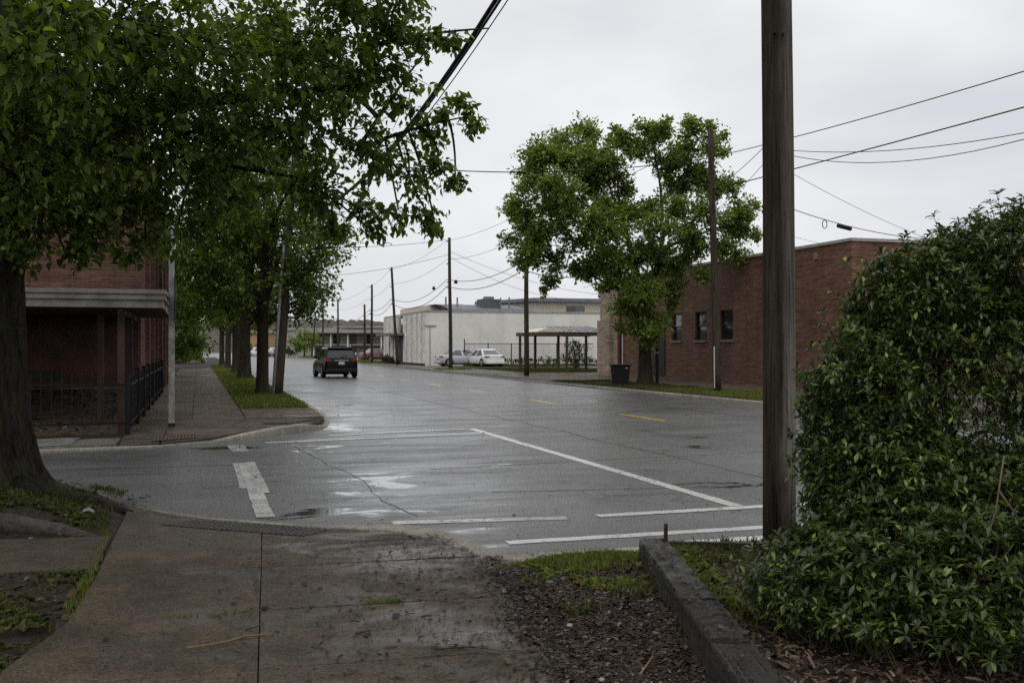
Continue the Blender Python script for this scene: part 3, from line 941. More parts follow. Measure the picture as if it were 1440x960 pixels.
for y, h, lean, lab, ex in ROW:
    x = RX if y != 112 else 17.9
    pole('utility_pole', (x, y, .1), (x + lean[0], y + lean[1], h + .05), .145, .10, M_POLE2, lab, 'wooden utility poles along the far kerb', ex)
def conduit(root, L, r0, r1):
    MB().tube([Vector((-.15, -r0 + .02, .05)), L * .5 + Vector((-.14, -r0 + .03, 0)), L * .98 + Vector((-.12, -r1 + .02, 0))], .05, 8).build('conduit', simple('grey_conduit', (0.36, 0.37, 0.40), 0.6), root, smooth=True)
pole('utility_pole', (2.42, 32.6, .1), (3.0, 32.7, 8.6), .16, .13, M_POLE2, 'wooden pole with a grey conduit pipe among the sidewalk trees', extras=conduit)

# ------------------------------------------------------------------ wires
def span(a, b, sag, n=14):
    a, b = Vector(a), Vector(b)
    return [a.lerp(b, i / n) - Vector((0, 0, 4 * sag * (i / n) * (1 - i / n))) for i in range(n + 1)]
def wire(name, pts, r, label, cat='cable', group=None, sides=5):
    return tag(MB().tube(pts, r, sides).build(name, M_WIRE, smooth=True), label, cat, group)
def rowwire(hs, sags, r, label, off=-.2, first=None):
    pts = []
    prev = Vector(first) if first else None
    for k, (y, h, lean, _, _) in enumerate(ROW):
        if y == 112: continue
        p = Vector((RX + lean[0] * hs + off, y, .1 + h * hs))
        if prev is not None:
            pts += span(prev, p, sags if (p - prev).length > 18 else sags * .6)[(1 if pts else 0):]
        prev = p
    return wire('overhead_cable', pts, r, label)
rowwire(.97, .35, .011, 'uppermost thin cable strung along the row of poles')
wire('overhead_cable', span(P(999, 222, 34.8), (17.2, 8, 7.6), .22, 20), .014, 'cable rising steeply from the leaning pole above the brick building')
wire('overhead_cable', span(P(1000, 268, 34.8), (17.1, 8, 6.75), .04, 20), .017, 'lower steep cable from the leaning pole crossing the two close wires')
rowwire(.83, .5, .011, 'second thin cable below the pole tops along the row')
rowwire(.68, .85, .02, 'upper of two thick sagging cables along the pole row')
rowwire(.63, 1.0, .022, 'lower of two thick sagging cables along the pole row')
L0 = (4.35, 6.95, 8.3)
wire('overhead_cable', span(L0, (2.9, 32.6, 6.0), 1.58, 24), .034, 'thick black cable climbing out of the tree towards the near pole')
wire('overhead_cable', span((4.32, 6.95, 8.1), (2.9, 32.6, 6.05), 1.58, 24), .02, 'black cable lashed just under the thick one by the tree')
wire('overhead_cable', span((4.47, 6.95, 8.15), (2.95, 32.7, 5.8), 1.5, 24), .009, 'thin wire running beside the thick black cable')
wire('overhead_cable', span((2.95, 32.7, 7.9), P(1000, 222, 34.8), .55, 20), .018, 'cable crossing the street through the lone crown to the leaning pole')
wire('overhead_cable', span(P(634, 336, 71.5), P(340, 337, 60), .5), .015, 'thin cable crossing the road from the tall pole top')
wire('overhead_cable', span(P(634, 357, 71.5), P(330, 390, 62), .6), .013, 'thin drop wire from the tall pole into the sidewalk trees')
wire('overhead_cable', span(P(634, 354, 71.5), P(850, 415, 74), .5), .012, 'thin drop wire from the tall pole to the cream building')
wire('overhead_cable', span(P(634, 362, 71.5), P(790, 420, 84), .5), .012, 'lower drop wire from the tall pole to the white wall')
wire('overhead_cable', span(P(1076, 208, 30), P(1440, 187, 21), .25), .010, 'upper of two close wires above the brick building roof')
wire('overhead_cable', span(P(1076, 210, 30), P(1440, 196, 21), .45), .010, 'lower of two close wires above the brick building roof')
wire('overhead_cable', span(P(998, 270, 34.8), P(1076, 205, 31), .1), .010, 'short tie wire rising from the leaning pole behind the near pole')
wire('overhead_cable', span(P(1000, 300, 34.8), P(1076, 228, 31), .1), .008, 'lower tie wire rising from the leaning pole')
wire('overhead_cable', span(P(1090, 230, 30), P(1300, 334, 34), .12), .007, 'very thin wire slanting down to the brick parapet')
wire('service_drop', span(P(1090, 285, 32), P(1330, 338, 34.5), .25), .013, 'service cable with a splice box falling to the brick roof')
wire('overhead_cable', span(P(1090, 335, 35), P(1135, 352, 36), .02) , .007, 'short thin wire at the brick parapet beside the near pole')
wire('overhead_cable', span(P(998, 300, 34.8), P(1330, 372, 60), .3), .007, 'faint wire from the leaning pole to the far roof')
drop = span(P(1090, 285, 32), P(1330, 338, 34.5), .25, 40)
sb = MB().tube([drop[14] - Vector((0, 0, .07)), drop[17] - Vector((0, 0, .07))], .07, 10).build('splice_box', M_BLACK, smooth=False)
tag(sb, 'black cylindrical splice box hanging on the service cable', 'splice box')
lp = [drop[11] + Vector((math.sin(t) * .09, 0, -.15 + math.cos(t) * .14)) for t in np.linspace(0, 6.28, 12)]
tag(MB().tube(lp, .014, 5).build('cable_coil', M_WIRE), 'small loop of spare cable beside the splice box', 'cable')
for u, v, d, lab in ((610, 405, 80, 'small dark closure hanging midway on the sagging pole cables'), (641, 396, 72, 'small dark closure hanging beside the tall pole itself')):
    pc = P(u, v, d)
    tag(MB().tube([pc + Vector((0, 0, .12)), pc + Vector((0, 0, -.14))], [.10, .14], 8).build('cable_closure', M_BLACK, smooth=True), lab, 'cable closure', 'cable closures on the pole row')

# ------------------------------------------------------------------ red brick building across the street
def window(parent, x, y0, y1, z0, z1, glass=M_GLASS):
    """two-sash window in a wall that faces -X at x: frame, sill, two panes set back in the reveal"""
    w = empty('window', (x, (y0 + y1) / 2, z0))
    w.parent = parent
    hw, h = (y1 - y0) / 2, z1 - z0
    f = MB()
    f.box(-.0, .12, -hw, -hw + .06, 0, h); f.box(-.0, .12, hw - .06, hw, 0, h)
    f.box(-.0, .12, -hw + .06, hw - .06, h - .06, h); f.box(-.0, .12, -hw + .06, hw - .06, 0, .05)
    f.box(.02, .10, -hw + .06, hw - .06, h * .48, h * .48 + .06)
    f.build('frame', M_FRAME, w)
    MB().box(.06, .075, -hw + .06, hw - .06, .05, h * .48).build('pane', glass, w)
    MB().box(.04, .055, -hw + .06, hw - .06, h * .48 + .06, h - .06).build('pane', glass, w)
    MB().box(-.16, .10, -hw - .06, hw + .06, -.10, -.003).build('sill', M_SILL, w, bevel=.01)
    return w
def holed_wall(x, y0, y1, z0, z1, holes, thick=.3):
    """wall facing -X with rectangular openings (y0,y1,z0,z1)"""
    ys = sorted({y0, y1, *[h[0] for h in holes], *[h[1] for h in holes]})
    mb = MB()
    for a, b in zip(ys[:-1], ys[1:]):
        hs = [h for h in holes if h[0] <= a + 1e-6 and h[1] >= b - 1e-6]
        if not hs:
            mb.box(x, x + thick, a, b, z0, z1)
        else:
            h = hs[0]
            mb.box(x, x + thick, a, b, z0, h[2]); mb.box(x, x + thick, a, b, h[3], z1)
    return mb
BX, BY0, BY1, BZ = 22.0, 30.2, 50.2, 5.42
rb = empty('brick_building', (BX, BY0, .1), 'single storey red brick building with small dark windows across the street', 'building')
def at_root(root, o):
    """parent o (world coordinates) under root without moving it"""
    o.parent = root
    o.matrix_parent_inverse = Matrix.Translation(-Vector(root.location))
    return o
wins = [(38.1, 39.2, 2.0, 3.3), (40.4, 41.5, 2.0, 3.3), (42.85, 43.9, 2.0, 3.3)]
at_root(rb, holed_wall(BX, BY0, BY1, .05, BZ, wins).build('street_wall', M_RBRICK))
at_root(rb, MB().box(BX, BX + 26, BY0 - .3, BY0 - .002, .05, BZ).build('end_wall', M_RBRICKX))
at_root(rb, MB().box(BX + .302, BX + 26, BY0 + .003, BY1 + 2.38, .1, BZ - .45).build('roof', M_GREYROOF))
at_root(rb, MB().box(BX - .06, BX + .36, BY0 - .36, BY1 + 2.75, BZ + .001, BZ + .11).build('coping', M_COPING))
at_root(rb, MB().box(BX + .365, BX + 26.1, BY0 - .36, BY0 + .06, BZ + .002, BZ + .112).build('coping', M_COPING))
for y0, y1, z0, z1 in wins:
    w = window(rb, 0, 0, 0, 0, 0) if False else None
for y0, y1, z0, z1 in wins:
    w = window(None, BX + .08, y0, y1, z0, z1)
    at_root(rb, w)
at_root(rb, MB().box(BX - .02, BX + .28, BY1 + .002, BY1 + 2.4, .05, BZ - .004).build('pilaster', M_CBRICK))
at_root(rb, MB().box(BX - .25, BX - .022, BY1 + .9, BY1 + 2.6, .05, 3.2).build('buttress', M_CBRICK))
at_root(rb, MB().box(BX + 1.3, BX + 10, BY1 + 2.4, BY1 + 5.8, .05, BZ - .1).build('cream_wall', M_CBRICK))
at_root(rb, MB().box(BX - .02, BX + .9, BY1 + 2.402, BY1 + 2.7, .05, BZ - .03).build('cream_return', M_CBRICKX))
at_root(rb, MB().tube([(BX - .1, BY1 - .15, .1), (BX - .1, BY1 - .15, 4.9)], .09, 8).build('downpipe', M_DOWNPIPE))
at_root(rb, MB().tube([(BX - .06, BY1 - .55, .1), (BX - .06, BY1 - .55, 2.6)], .04, 6).build('vent_pipe', M_TINROOF))
at_root(rb, MB().box(BX - .05, BX - .002, 31.9, 32.1, 4.95, 5.2).build('scupper', M_SILL))
at_root(rb, MB().box(BX - .05, BX - .002, 44.6, 46.0, .3, 2.6).build('door', M_FRAME))

# ------------------------------------------------------------------ metal carport beside it
cp = empty('carport', (21.5, 59, .12), 'metal carport with brown beam, dark posts and arched pale gable', 'carport')
CY0, CY1 = 58.6, 61.8
xl, xc, xr = 19.8, 22.1, 24.98
at_root(cp, MB().box(xl, xr, CY0 - .05, CY0 + .10, 2.40, 2.64).build('beam', M_BROWN))
at_root(cp, MB().box(xl, xr, CY1, CY1 + .12, 2.40, 2.64).build('beam', M_BROWN))
at_root(cp, MB().box(xl, xl + .12, CY0 + .102, CY1 - .002, 2.41, 2.63).build('beam', M_BROWN))
for u, y in ((797, CY0), (852, CY0 + .02), (774, CY1 - .5), (736, CY1), (850, CY1)):
    px = P(u, 500, y / cs * 1.0).x if False else None
for x, y in ((xc, CY0 + .02), (xr - .3, CY0 + .02), (xl + 1.3, CY1 + .05), (xl + .25, CY1 + .05), (xr - .3, CY1 + .05), (xl + 2.05, CY0 + .9)):
    at_root(cp, MB().box(x - .07, x + .07, y - .07, y + .07, .1, 2.398).build('post', M_BROWN))
# arched pale gable over the wide bay and ribbed roof over the other
gab = []
ga, gb_ = xl + .35, xc + .1
n = 18
for i in range(n + 1):
    t = i / n
    gab.append((ga + (gb_ - ga) * t, 2.645 + .26 * math.sin(math.pi * t) ** .75))
mb = MB()
b = len(mb.v)
mb.v += [(x, CY0 + .02, z) for x, z in gab] + [(x, CY1, z) for x, z in gab]
mb.f.append(tuple(range(n, -1, -1)))
mb.f.append(tuple(n + 1 + i for i in range(n + 1)))
mb.f += [(i, i + 1, n + 2 + i, n + 1 + i) for i in range(n)]
at_root(cp, mb.build('gable', M_CREAM))
roofp = at_root(cp, MB().quad((xc - .6, CY0 - .1, 2.66), (xr, CY0 - .1, 2.66), (xr, CY1, 3.02), (xc - .6, CY1, 3.02)).build('roof', M_TINROOF))
sd = roofp.modifiers.new('solid', 'SOLIDIFY'); sd.thickness = .03
k = 0
x = xc - .5
while x < xr:
    at_root(cp, MB().beam((x, CY0 - .1, 2.715), (x, CY1, 3.075), .05, .07).build('seam', M_GREYROOF if k % 2 else M_TINROOF))
    x += .27; k += 1

# ------------------------------------------------------------------ white building behind the car park
WX, WY, WZt = 18.7, 84.0, 4.75
wb = empty('white_building', (WX, WY, .1), 'long white painted building with ribbed side and grey vaulted roof', 'building')
at_root(wb, MB().box(WX, WX + 34, WY, WY + .3, .05, WZt).build('end_wall', M_PLASTER))
at_root(wb, MB().box(WX - .05, WX + 34, WY - .06, WY + .34, WZt + .002, WZt + .14).build('coping', M_COPING))
at_root(wb, MB().box(WX + .25, WX + .4, WY + .302, 104, .05, WZt - .01).build('street_wall', M_DARKTAUPE))
y = WY + .31
k = 0
while y < 103.6:
    wd = .78 if k % 3 else .95
    if not (93.5 < y < 96.2):
        at_root(wb, MB().box(WX - .02 - (.1 if k % 2 else 0), WX + .248, y, y + wd, .3, WZt - .04).build('panel', M_PLASTERR))
    y += wd + .26; k += 1
at_root(wb, MB().box(WX + .05, WX + .24, 94.0, 96.3, .3, 2.7).build('door', M_FRAME))
at_root(wb, MB().box(WX + .08, WX + .24, 94.1, 96.2, 3.3, 4.5).build('window', M_GLASS))
at_root(wb, MB().box(WX - 1.5, WX + .2, 93.0, 100.5, 2.85, 3.05).build('awning', M_FASCIA))
at_root(wb, MB().box(WX - .06, WX + .1, WY + .36, 104, WZt + .001, WZt + .13).build('coping', M_COPING))
at_root(wb, MB().box(WX + 1.5, WX + 6.5, 92, 103, WZt - .5, WZt + .9).build('parapet_block', M_CREAM))
# vaulted grey roof made of sheet strips
nst = 6
xs0 = WX + 2.2
for i in range(nst):
    a, c = xs0 + i * 1.2, xs0 + (i + 1) * 1.2 - .05
    mb = MB()
    ring = []
    for j in range(9):
        t = j / 8 * math.pi
        ring.append((WY + 9 - math.cos(t) * 8.6, WZt - .2 + math.sin(t) ** .8 * 1.2 + random.uniform(-.02, .02)))
    for yy, zz in ring:
        mb.v += [(a, yy, zz), (c, yy, zz + random.uniform(-.03, .03))]
    mb.f += [(2 * j, 2 * j + 1, 2 * j + 3, 2 * j + 2) for j in range(8)]
    o = at_root(wb, mb.build('roof_sheet', M_GREYROOF))
    sd = o.modifiers.new('solid', 'SOLIDIFY'); sd.thickness = .06
ac = P(687, 425, 90)
at_root(wb, MB().box(ac.x - .9, ac.x + .9, ac.y - .8, ac.y + .8, 5.0, ac.z + .25).build('roof_unit', simple('grey_green_unit', (0.10, 0.12, 0.11), .6)))
at_root(wb, MB().box(ac.x - .4, ac.x + .4, ac.y - .4, ac.y + .4, ac.z + .252, ac.z + .5).build('roof_cowl', M_GREYROOF))
for u in (627, 643, 704, 716):
    q = P(u, 425, 89)
    at_root(wb, MB().tube([(q.x, q.y, 5.2), (q.x, q.y, 6.2 + random.uniform(-.1, .1))], .07, 6).build('vent_pipe', M_GREYROOF))
q = P(612, 470, 83.9)
at_root(wb, MB().tube([(q.x, WY - .06, .15), (q.x, WY - .06, 3.6)], .035, 6).build('conduit', M_COPING))
at_root(wb, MB().box(q.x - .55, q.x + .55, WY - .07, WY - .01, 3.5, 3.62).build('bracket', M_COPING))
# upper cream storey rising behind it
cb_ = empty('cream_building', (28, 87, 0), 'cream upper storey with grey flat eave rising behind the white wall', 'building')
cx0, cx1 = P(727, 430, 90).x, P(880, 430, 90).x
cm = P(783, 430, 87).x
mb = MB(); mb.prism([(cx0, 96), (cm, 88), (cx1, 88), (cx1, 96)], 3, 5.95)
at_root(cb_, mb.build('wall', M_CREAM))
mb = MB(); mb.prism([(cx0 - 1.0, 96.5), (cm - .2, 87.2), (cx1 + .5, 87.2), (cx1 + .5, 96.5)], 5.952, 6.28)
at_root(cb_, mb.build('roof', M_GREYROOF))
q = P(840, 430, 89)
at_root(cb_, MB().box(q.x - .9, q.x + .9, 87.95, 88.01, 4.6, 5.6).build('window', M_GLASSB))
at_root(cb_, MB().box(q.x - .9, q.x - .02, 87.92, 87.948, 4.65, 5.55).build('pane', M_GLASS))
# weeds along the wall and fence
# ------------------------------------------------------------------ chain link fence in front of the white wall
def linkmat():
    t = Nt('chain_link')
    p = t.pos()
    sep = t.n('ShaderNodeSeparateXYZ'); t.put(sep.inputs[0], p)
    a = t.math('ADD', sep.outputs['X'], sep.outputs['Z']); b2 = t.math('SUBTRACT', sep.outputs['X'], sep.outputs['Z'])
    def lines(s_):
        return t.math('LESS_THAN', t.math('FRACT', t.math('MULTIPLY', s_, 13.0)), .10)
    k_ = t.math('MAXIMUM', lines(a), lines(b2))
    t.set(Base_Color=(.12, .12, .12), Roughness=.5, Metallic=.3)
    tr = t.n('ShaderNodeBsdfTransparent'); ms = t.n('ShaderNodeMixShader')
    t.put(ms.inputs[0], k_)
    t.t.links.new(tr.outputs[0], ms.inputs[1]); t.t.links.new(t.b.outputs[0], ms.inputs[2])
    t.t.links.new(ms.outputs[0], t.out.inputs['Surface'])
    return t.m
cf = empty('chain_link_fence', (22, 80.5, .1), 'grey chain link fence with slim posts in front of the white wall', 'fence')
fy = 80.5
fx0, fx1 = P(668, 500, 80).x, P(880, 500, 80).x
at_root(cf, MB().quad((fx0, fy, .15), (fx1, fy, .15), (fx1, fy, 1.95), (fx0, fy, 1.95)).build('mesh_panel', linkmat()))
at_root(cf, MB().tube([(fx0, fy, 2.0), (fx1, fy, 2.0)], .03, 6).build('top_rail', M_RUST))
x = fx0; k = 0
while x < fx1:
    at_root(cf, MB().tube([(x, fy, .1), (x, fy, 2.05 + (.35 if k % 3 == 0 else 0))], .045, 6).build('post', M_RUST))
    x += 2.05; k += 1

# ------------------------------------------------------------------ long gallery building far down the street
gb = empty('gallery_building', (17, 176, 0), 'long low two level building with open gallery and columns far down the road', 'building')
gx0, gx1, gy = P(436, 480, 178).x, P(600, 480, 178).x + 14, 178.0
at_root(gb, MB().box(gx0, gx1, gy + 2.2, gy + 14, 0, 4.3).build('wall', simple('pale_grey_wall', (0.36, 0.35, 0.32), .85)))
at_root(gb, MB().box(gx0 - 1, gx1, gy - .6, gy + 15, 4.302, 4.85).build('roof', M_COPING))
at_root(gb, MB().box(gx0 - 1, gx1, gy - .9, gy + .0, 4.1, 4.3).build('fascia', M_FRAME))
at_root(gb, MB().box(gx0, gx1, gy, gy + 2.19, 2.1, 2.3).build('gallery_floor', M_COPING))
at_root(gb, MB().box(gx0, gx1, gy - .05, gy + .03, 3.1, 3.2).build('rail', M_FRAME))
x = gx0 + .2; k = 0
while x < gx1:
    at_root(gb, MB().box(x, x + .22, gy - .3, gy - .08, 0, 4.09).build('column', M_PLASTER))
    at_root(gb, MB().box(x + .9, x + 2.0, gy + 2.12, gy + 2.19, 2.35, 4.0).build('door', M_FRAME if k % 2 else M_DARKTAUPE))
    at_root(gb, MB().box(x + .7, x + 2.1, gy + 2.12, gy + 2.19, .3, 1.7).build('window', M_GLASS))
    x += 3.0; k += 1
# distant roofs, hill
for nm, u0, u1, v0, v1, d, c, lab in (
        ('warehouse', 388, 470, 462, 492, 260, (.42, .40, .37), 'far pale flat roofed warehouse below the wooded hill'),
        ('warehouse', 470, 545, 459, 490, 300, (.33, .28, .25), 'far warehouse with brownish roof behind the gallery building'),
        ('shop_building', 340, 374, 466, 490, 235, (.42, .27, .13), 'tan distant shop behind the white parked trucks'),
        ('shop_building', 393, 418, 470, 488, 280, (.13, .09, .08), 'dark red distant shop above the pale sloping drive')):
    a, c2 = P(u0, v0, d), P(u1, v0, d)
    r_ = empty(nm, (a.x, a.y, 0), lab, 'building')
    cc = simple('wall_' + lab[:12].replace(' ', '_'), c, .85)
    mb = MB(); mb.prism([(a.x, a.y), (c2.x, c2.y), (c2.x + 6, c2.y + 18), (a.x + 6, a.y + 18)], 0, a.z - .4)
    at_root(r_, mb.build('wall', cc))
    mb = MB(); mb.prism([(a.x - .5, a.y - .6), (c2.x + .5, c2.y - .6), (c2.x + 6.5, c2.y + 18.5), (a.x + 5.5, a.y + 18.5)], a.z - .398, a.z + .15)
    at_root(r_, mb.build('roof', M_COPING))
    for i in range(4):
        t0, t1 = (i + .25) / 4, (i + .7) / 4
        p0, p1 = a.lerp(c2, t0), a.lerp(c2, t1)
        mb = MB(); mb.prism([(p0.x, p0.y - .12), (p1.x, p1.y - .12), (p1.x, p1.y + .1), (p0.x, p0.y + .1)], .6, 2.6)
        at_root(r_, mb.build('window', M_GLASS))
# pale drive that climbs beyond the junction
dr = [P(393, 503, 168), P(416, 503, 168), P(414, 487.5, 265), P(403, 487.5, 265)]
zz = [.03, .03, 2.4, 2.4]
tag(MB().quad(*[(p.x, p.y, z) for p, z in zip(dr, zz)]).build('driveway', M_LOT), kind='structure')
hn = 1400
V, Fq = [], []
prof = [(520, -2), (600, 6), (680, 14), (760, 19.5), (900, 10), (1000, -2)]
hx = np.linspace(-900, 1500, hn)
for i, (hy, hz) in enumerate(prof):
    for j, x in enumerate(hx):
        z = hz + (2.0 * math.sin(x * .006 + 1) + 1.0 * math.sin(x * .021) + random.uniform(-1.3, 1.6)) * (1 if hz > 3 else 0)
        V.append((x, hy + random.uniform(-8, 8), z))
for i in range(len(prof) - 1):
    for j in range(hn - 1):
        Fq.append((i * hn + j, i * hn + j + 1, (i + 1) * hn + j + 1, (i + 1) * hn + j))
hm = Nt('wooded_hill')
f = hm.noise(.05, 6, .7)
hm.set(Base_Color=hm.ramp(f, (.35, (.050, .058, .040)), (.55, (.095, .072, .058)), (.7, (.06, .07, .05))), Roughness=.95)
tag(link('hill', arrmesh('hill', V, Fq, True), hm.m), kind='structure')

# ------------------------------------------------------------------ brick building with porch on the far corner
lb = empty('corner_building', (-1.3, 22, .1), 'dark brick corner building with a flat canopy over its fenced porch', 'building')
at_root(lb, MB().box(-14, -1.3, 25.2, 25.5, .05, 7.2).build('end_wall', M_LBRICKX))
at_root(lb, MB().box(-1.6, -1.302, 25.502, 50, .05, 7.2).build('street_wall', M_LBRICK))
at_root(lb, MB().box(-14, -1.6, 25.6, 50, .1, 7.0).build('roof', M_GREYROOF))
at_root(lb, MB().box(-14, -1.2, 25.1, 25.58, 7.202, 7.35).build('coping', M_COPING))
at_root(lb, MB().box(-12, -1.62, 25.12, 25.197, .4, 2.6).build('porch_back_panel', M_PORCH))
# canopy: soffit slab with stepped fascia boards
at_root(lb, MB().box(-14, -.62, 18.85, 25.18, 2.36, 2.46).build('soffit', M_POST))
for z0, z1, o_ in ((2.36, 2.50, .0), (2.503, 2.60, .035), (2.603, 2.68, .06)):
    at_root(lb, MB().box(-14, -.60 + o_, 18.84 - o_ - .03, 18.846, z0, z1).build('fascia_board', M_FASCIA, bevel=.006))
    at_root(lb, MB().box(-.617, -.60 + o_, 18.847, 22.2, z0, z1).build('fascia_board', M_FASCIA, bevel=.006))
at_root(lb, MB().box(-14, -.6, 18.85, 22.2, 2.605, 2.665).build('canopy_roof', M_GREYROOF))
for x, y in ((-1.32, 19.15), (-1.32, 21.6), (-1.32, 23.6), (-1.75, 20.2), (-4.9, 19.2), (-8.2, 19.2)):
    at_root(lb, MB().box(x - .055, x + .055, y - .055, y + .055, .1, 2.358).build('porch_post', M_POST))
at_root(lb, MB().beam((-1.32, 18.9, 2.30), (-1.32, 25.1, 2.30), .08, .1).build('porch_beam', M_POST))
for y in (27.5, 30.5, 33.5, 37, 41, 45):
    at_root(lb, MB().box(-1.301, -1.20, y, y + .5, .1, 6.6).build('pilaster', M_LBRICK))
    at_root(lb, MB().box(-1.36, -1.29, y + 1.0, y + 2.2, 1.2, 2.9).build('window', M_GLASS))
at_root(lb, MB().box(-1.301, -1.02, 25.6, 36, 2.75, 2.92).build('ledge', M_FASCIA))
at_root(lb, MB().box(-12, -1.5, 24.95, 25.11, .62, .74).build('porch_ledge', simple('pale_step', (.20, .18, .16), .7)))
mb = MB(); mb.prism([(-12, 19.12), (-1.36, 19.12), (-1.36, 24.94), (-12, 24.94)], -.02, lambda x, y: .12 + .58 * (y - 19.12) / 5.82)
tag(mb.build('porch_ground', simple('porch_dirt', (.085, .062, .047), .9, .5, 6)), kind='structure')
# dark bench with slatted back inside the porch
bn = empty('porch_bench', (-4.3, 22.6, .13), 'long dark slatted bench in the shade of the porch', 'bench')
for z in (.95, 1.08):
    at_root(bn, MB().box(-6.6, -2.75, 22.78, 22.82, z, z + .10).build('back_slat', M_BLACK))
for y in (22.2, 22.36, 22.52):
    at_root(bn, MB().box(-6.6, -2.75, y, y + .13, .80, .84).build('seat_slat', M_POST))
for x in (-6.4, -4.7, -2.95):
    mb = MB(); mb.box(x, x + .07, 22.74, 22.778, .13, 1.17); mb.box(x, x + .07, 22.22, 22.28, .3, .798); mb.box(x, x + .07, 22.281, 22.738, .74, .797)
    at_root(bn, mb.build('leg', M_BLACK))
sp = empty('porch_sign', (-3.75, 20.6, .13), 'slim dark post with a small round plate inside the porch', 'sign')
at_root(sp, MB().tube([(-3.75, 20.6, .1), (-3.75, 20.6, 2.05)], .035, 8).build('post', M_IRON))
at_root(sp, MB().tube([(-3.75, 20.56, 2.0), (-3.75, 20.585, 2.0)], .16, 14).build('plate', M_IRON))

# ------------------------------------------------------------------ iron picket fence round the porch
pf = empty('picket_fence', (-1.2, 18.98, .1), 'black iron picket fence enclosing the porch at the corner', 'fence')
pick = MB().box(-.009, .009, -.009, .009, .22, 1.06)
pick.tube([(0, 0, 1.06), (0, 0, 1.10)], [.012, .003], 6)
pkm = pick.mesh('picket'); pkm.materials.append(M_IRON)
def picket(x, y):
    o = bpy.data.objects.new('picket', pkm); COL.objects.link(o)
    o.location = (x, y, .1); at_root(pf, o)
at_root(pf, MB().box(-8.5, -1.24, 18.965, 18.995, .98, 1.015).build('rail', M_IRON))
at_root(pf, MB().box(-8.5, -1.24, 18.965, 18.995, .29, .325).build('rail', M_IRON))
at_root(pf, MB().box(-1.175, -1.145, 19.03, 36, .98, 1.015).build('rail', M_IRON))
at_root(pf, MB().box(-1.175, -1.145, 19.03, 36, .29, .325).build('rail', M_IRON))
pm = MB(); pm.box(-.04, .04, -.04, .04, 0, 1.12); pm.box(-.05, .05, -.05, .05, 1.121, 1.15)
pmm = pm.mesh('fence_post'); pmm.materials.append(M_IRON)
for x, y in [(-1.2, 18.98), (-3.6, 18.98), (-6.0, 18.98), (-8.4, 18.98)] + [(-1.16, 18.98 + 2.35 * i) for i in range(1, 8)]:
    o = bpy.data.objects.new('fence_post', pmm); COL.objects.link(o); o.location = (x, y, .1); at_root(pf, o)
x = -1.45
while x > -4.6:
    picket(x, 18.98); x -= .165
y = 19.2
while y < 27:
    picket(-1.16, y); y += .165

# ------------------------------------------------------------------ street post with edge-on sign on the far corner
gp = empty('sign_post', (-.49, 20.4, .12), 'pale square steel post with peeling paint on the far corner sidewalk', 'post')
mb = MB(); mb.box(-.055, .055, -.055, .055, 0, 2.0)
at = mb.build('lower_shaft', M_GALVW, gp)
MB().box(-.052, .052, -.052, .052, 2.002, 4.2).build('upper_shaft', M_GALV, gp)
MB().box(.056, .075, -.30, .06, 2.05, 2.9).build('sign_plate', M_IRON, gp)
MB().box(-.065, .065, -.065, .065, -.01, .08).build('base', M_RUST, gp)

# ------------------------------------------------------------------ trash bin and bollard post under the far tree
tb = empty('trash_bin', (16.6, 37.8, .12), 'black rectangular street litter bin with a wide rim under the lone tree', 'bin')
mb = MB()
b = len(mb.v)
for z, w in ((.03, .33), (.80, .40)):
    mb.v += [(-w, -w * .8, z), (w, -w * .8, z), (w, w * .8, z), (-w, w * .8, z)]
mb.f += [(0, 3, 2, 1), (0, 1, 5, 4), (1, 2, 6, 5), (2, 3, 7, 6), (3, 0, 4, 7), (4, 5, 6, 7)]
mb.build('body', M_BIN, tb, bevel=.03)
mb = MB(); mb.box(-.46, .46, -.38, .38, .80, .86); mb.build('rim', M_BIN, tb, bevel=.015)
for i in range(7):
    w = -.27 + i * .09
    MB().beam((w * 1.0, -.275, .06), (w * 1.2, -.338, .76), .03, .02, (0, 1, 0)).build('rib', M_BIN, tb)
MB().tube([(.2, -.40, .70), (.2, -.44, .70), (.3, -.44, .70), (.3, -.40, .70)], .012, 5).build('handle', M_TINROOF, tb)
tb.rotation_euler = (0, 0, R(-22))
bp = empty('meter_post', (18.55, 38.4, .12), 'slim dark post close behind the lone tree trunk', 'post')
MB().tube([(0, 0, 0), (0, 0, 2.3)], .07, 10).build('shaft', M_IRON, bp)
MB().tube([(0, 0, 0), (0, 0, .06)], .11, 10).build('base', M_IRON, bp)
MB().box(-.075, .075, -.08, .08, 1.3, 1.36).build('band', M_GALV, bp)

# ------------------------------------------------------------------ vegetation helpers
LEAF_A = (np.array([(0, 0, 0), (0, .5, .0), (0, 1, -.14), (-.34, .36, .09), (.34, .36, .09)], float),
          np.array([(0, 1, 2, 3), (0, 4, 2, 1)]))
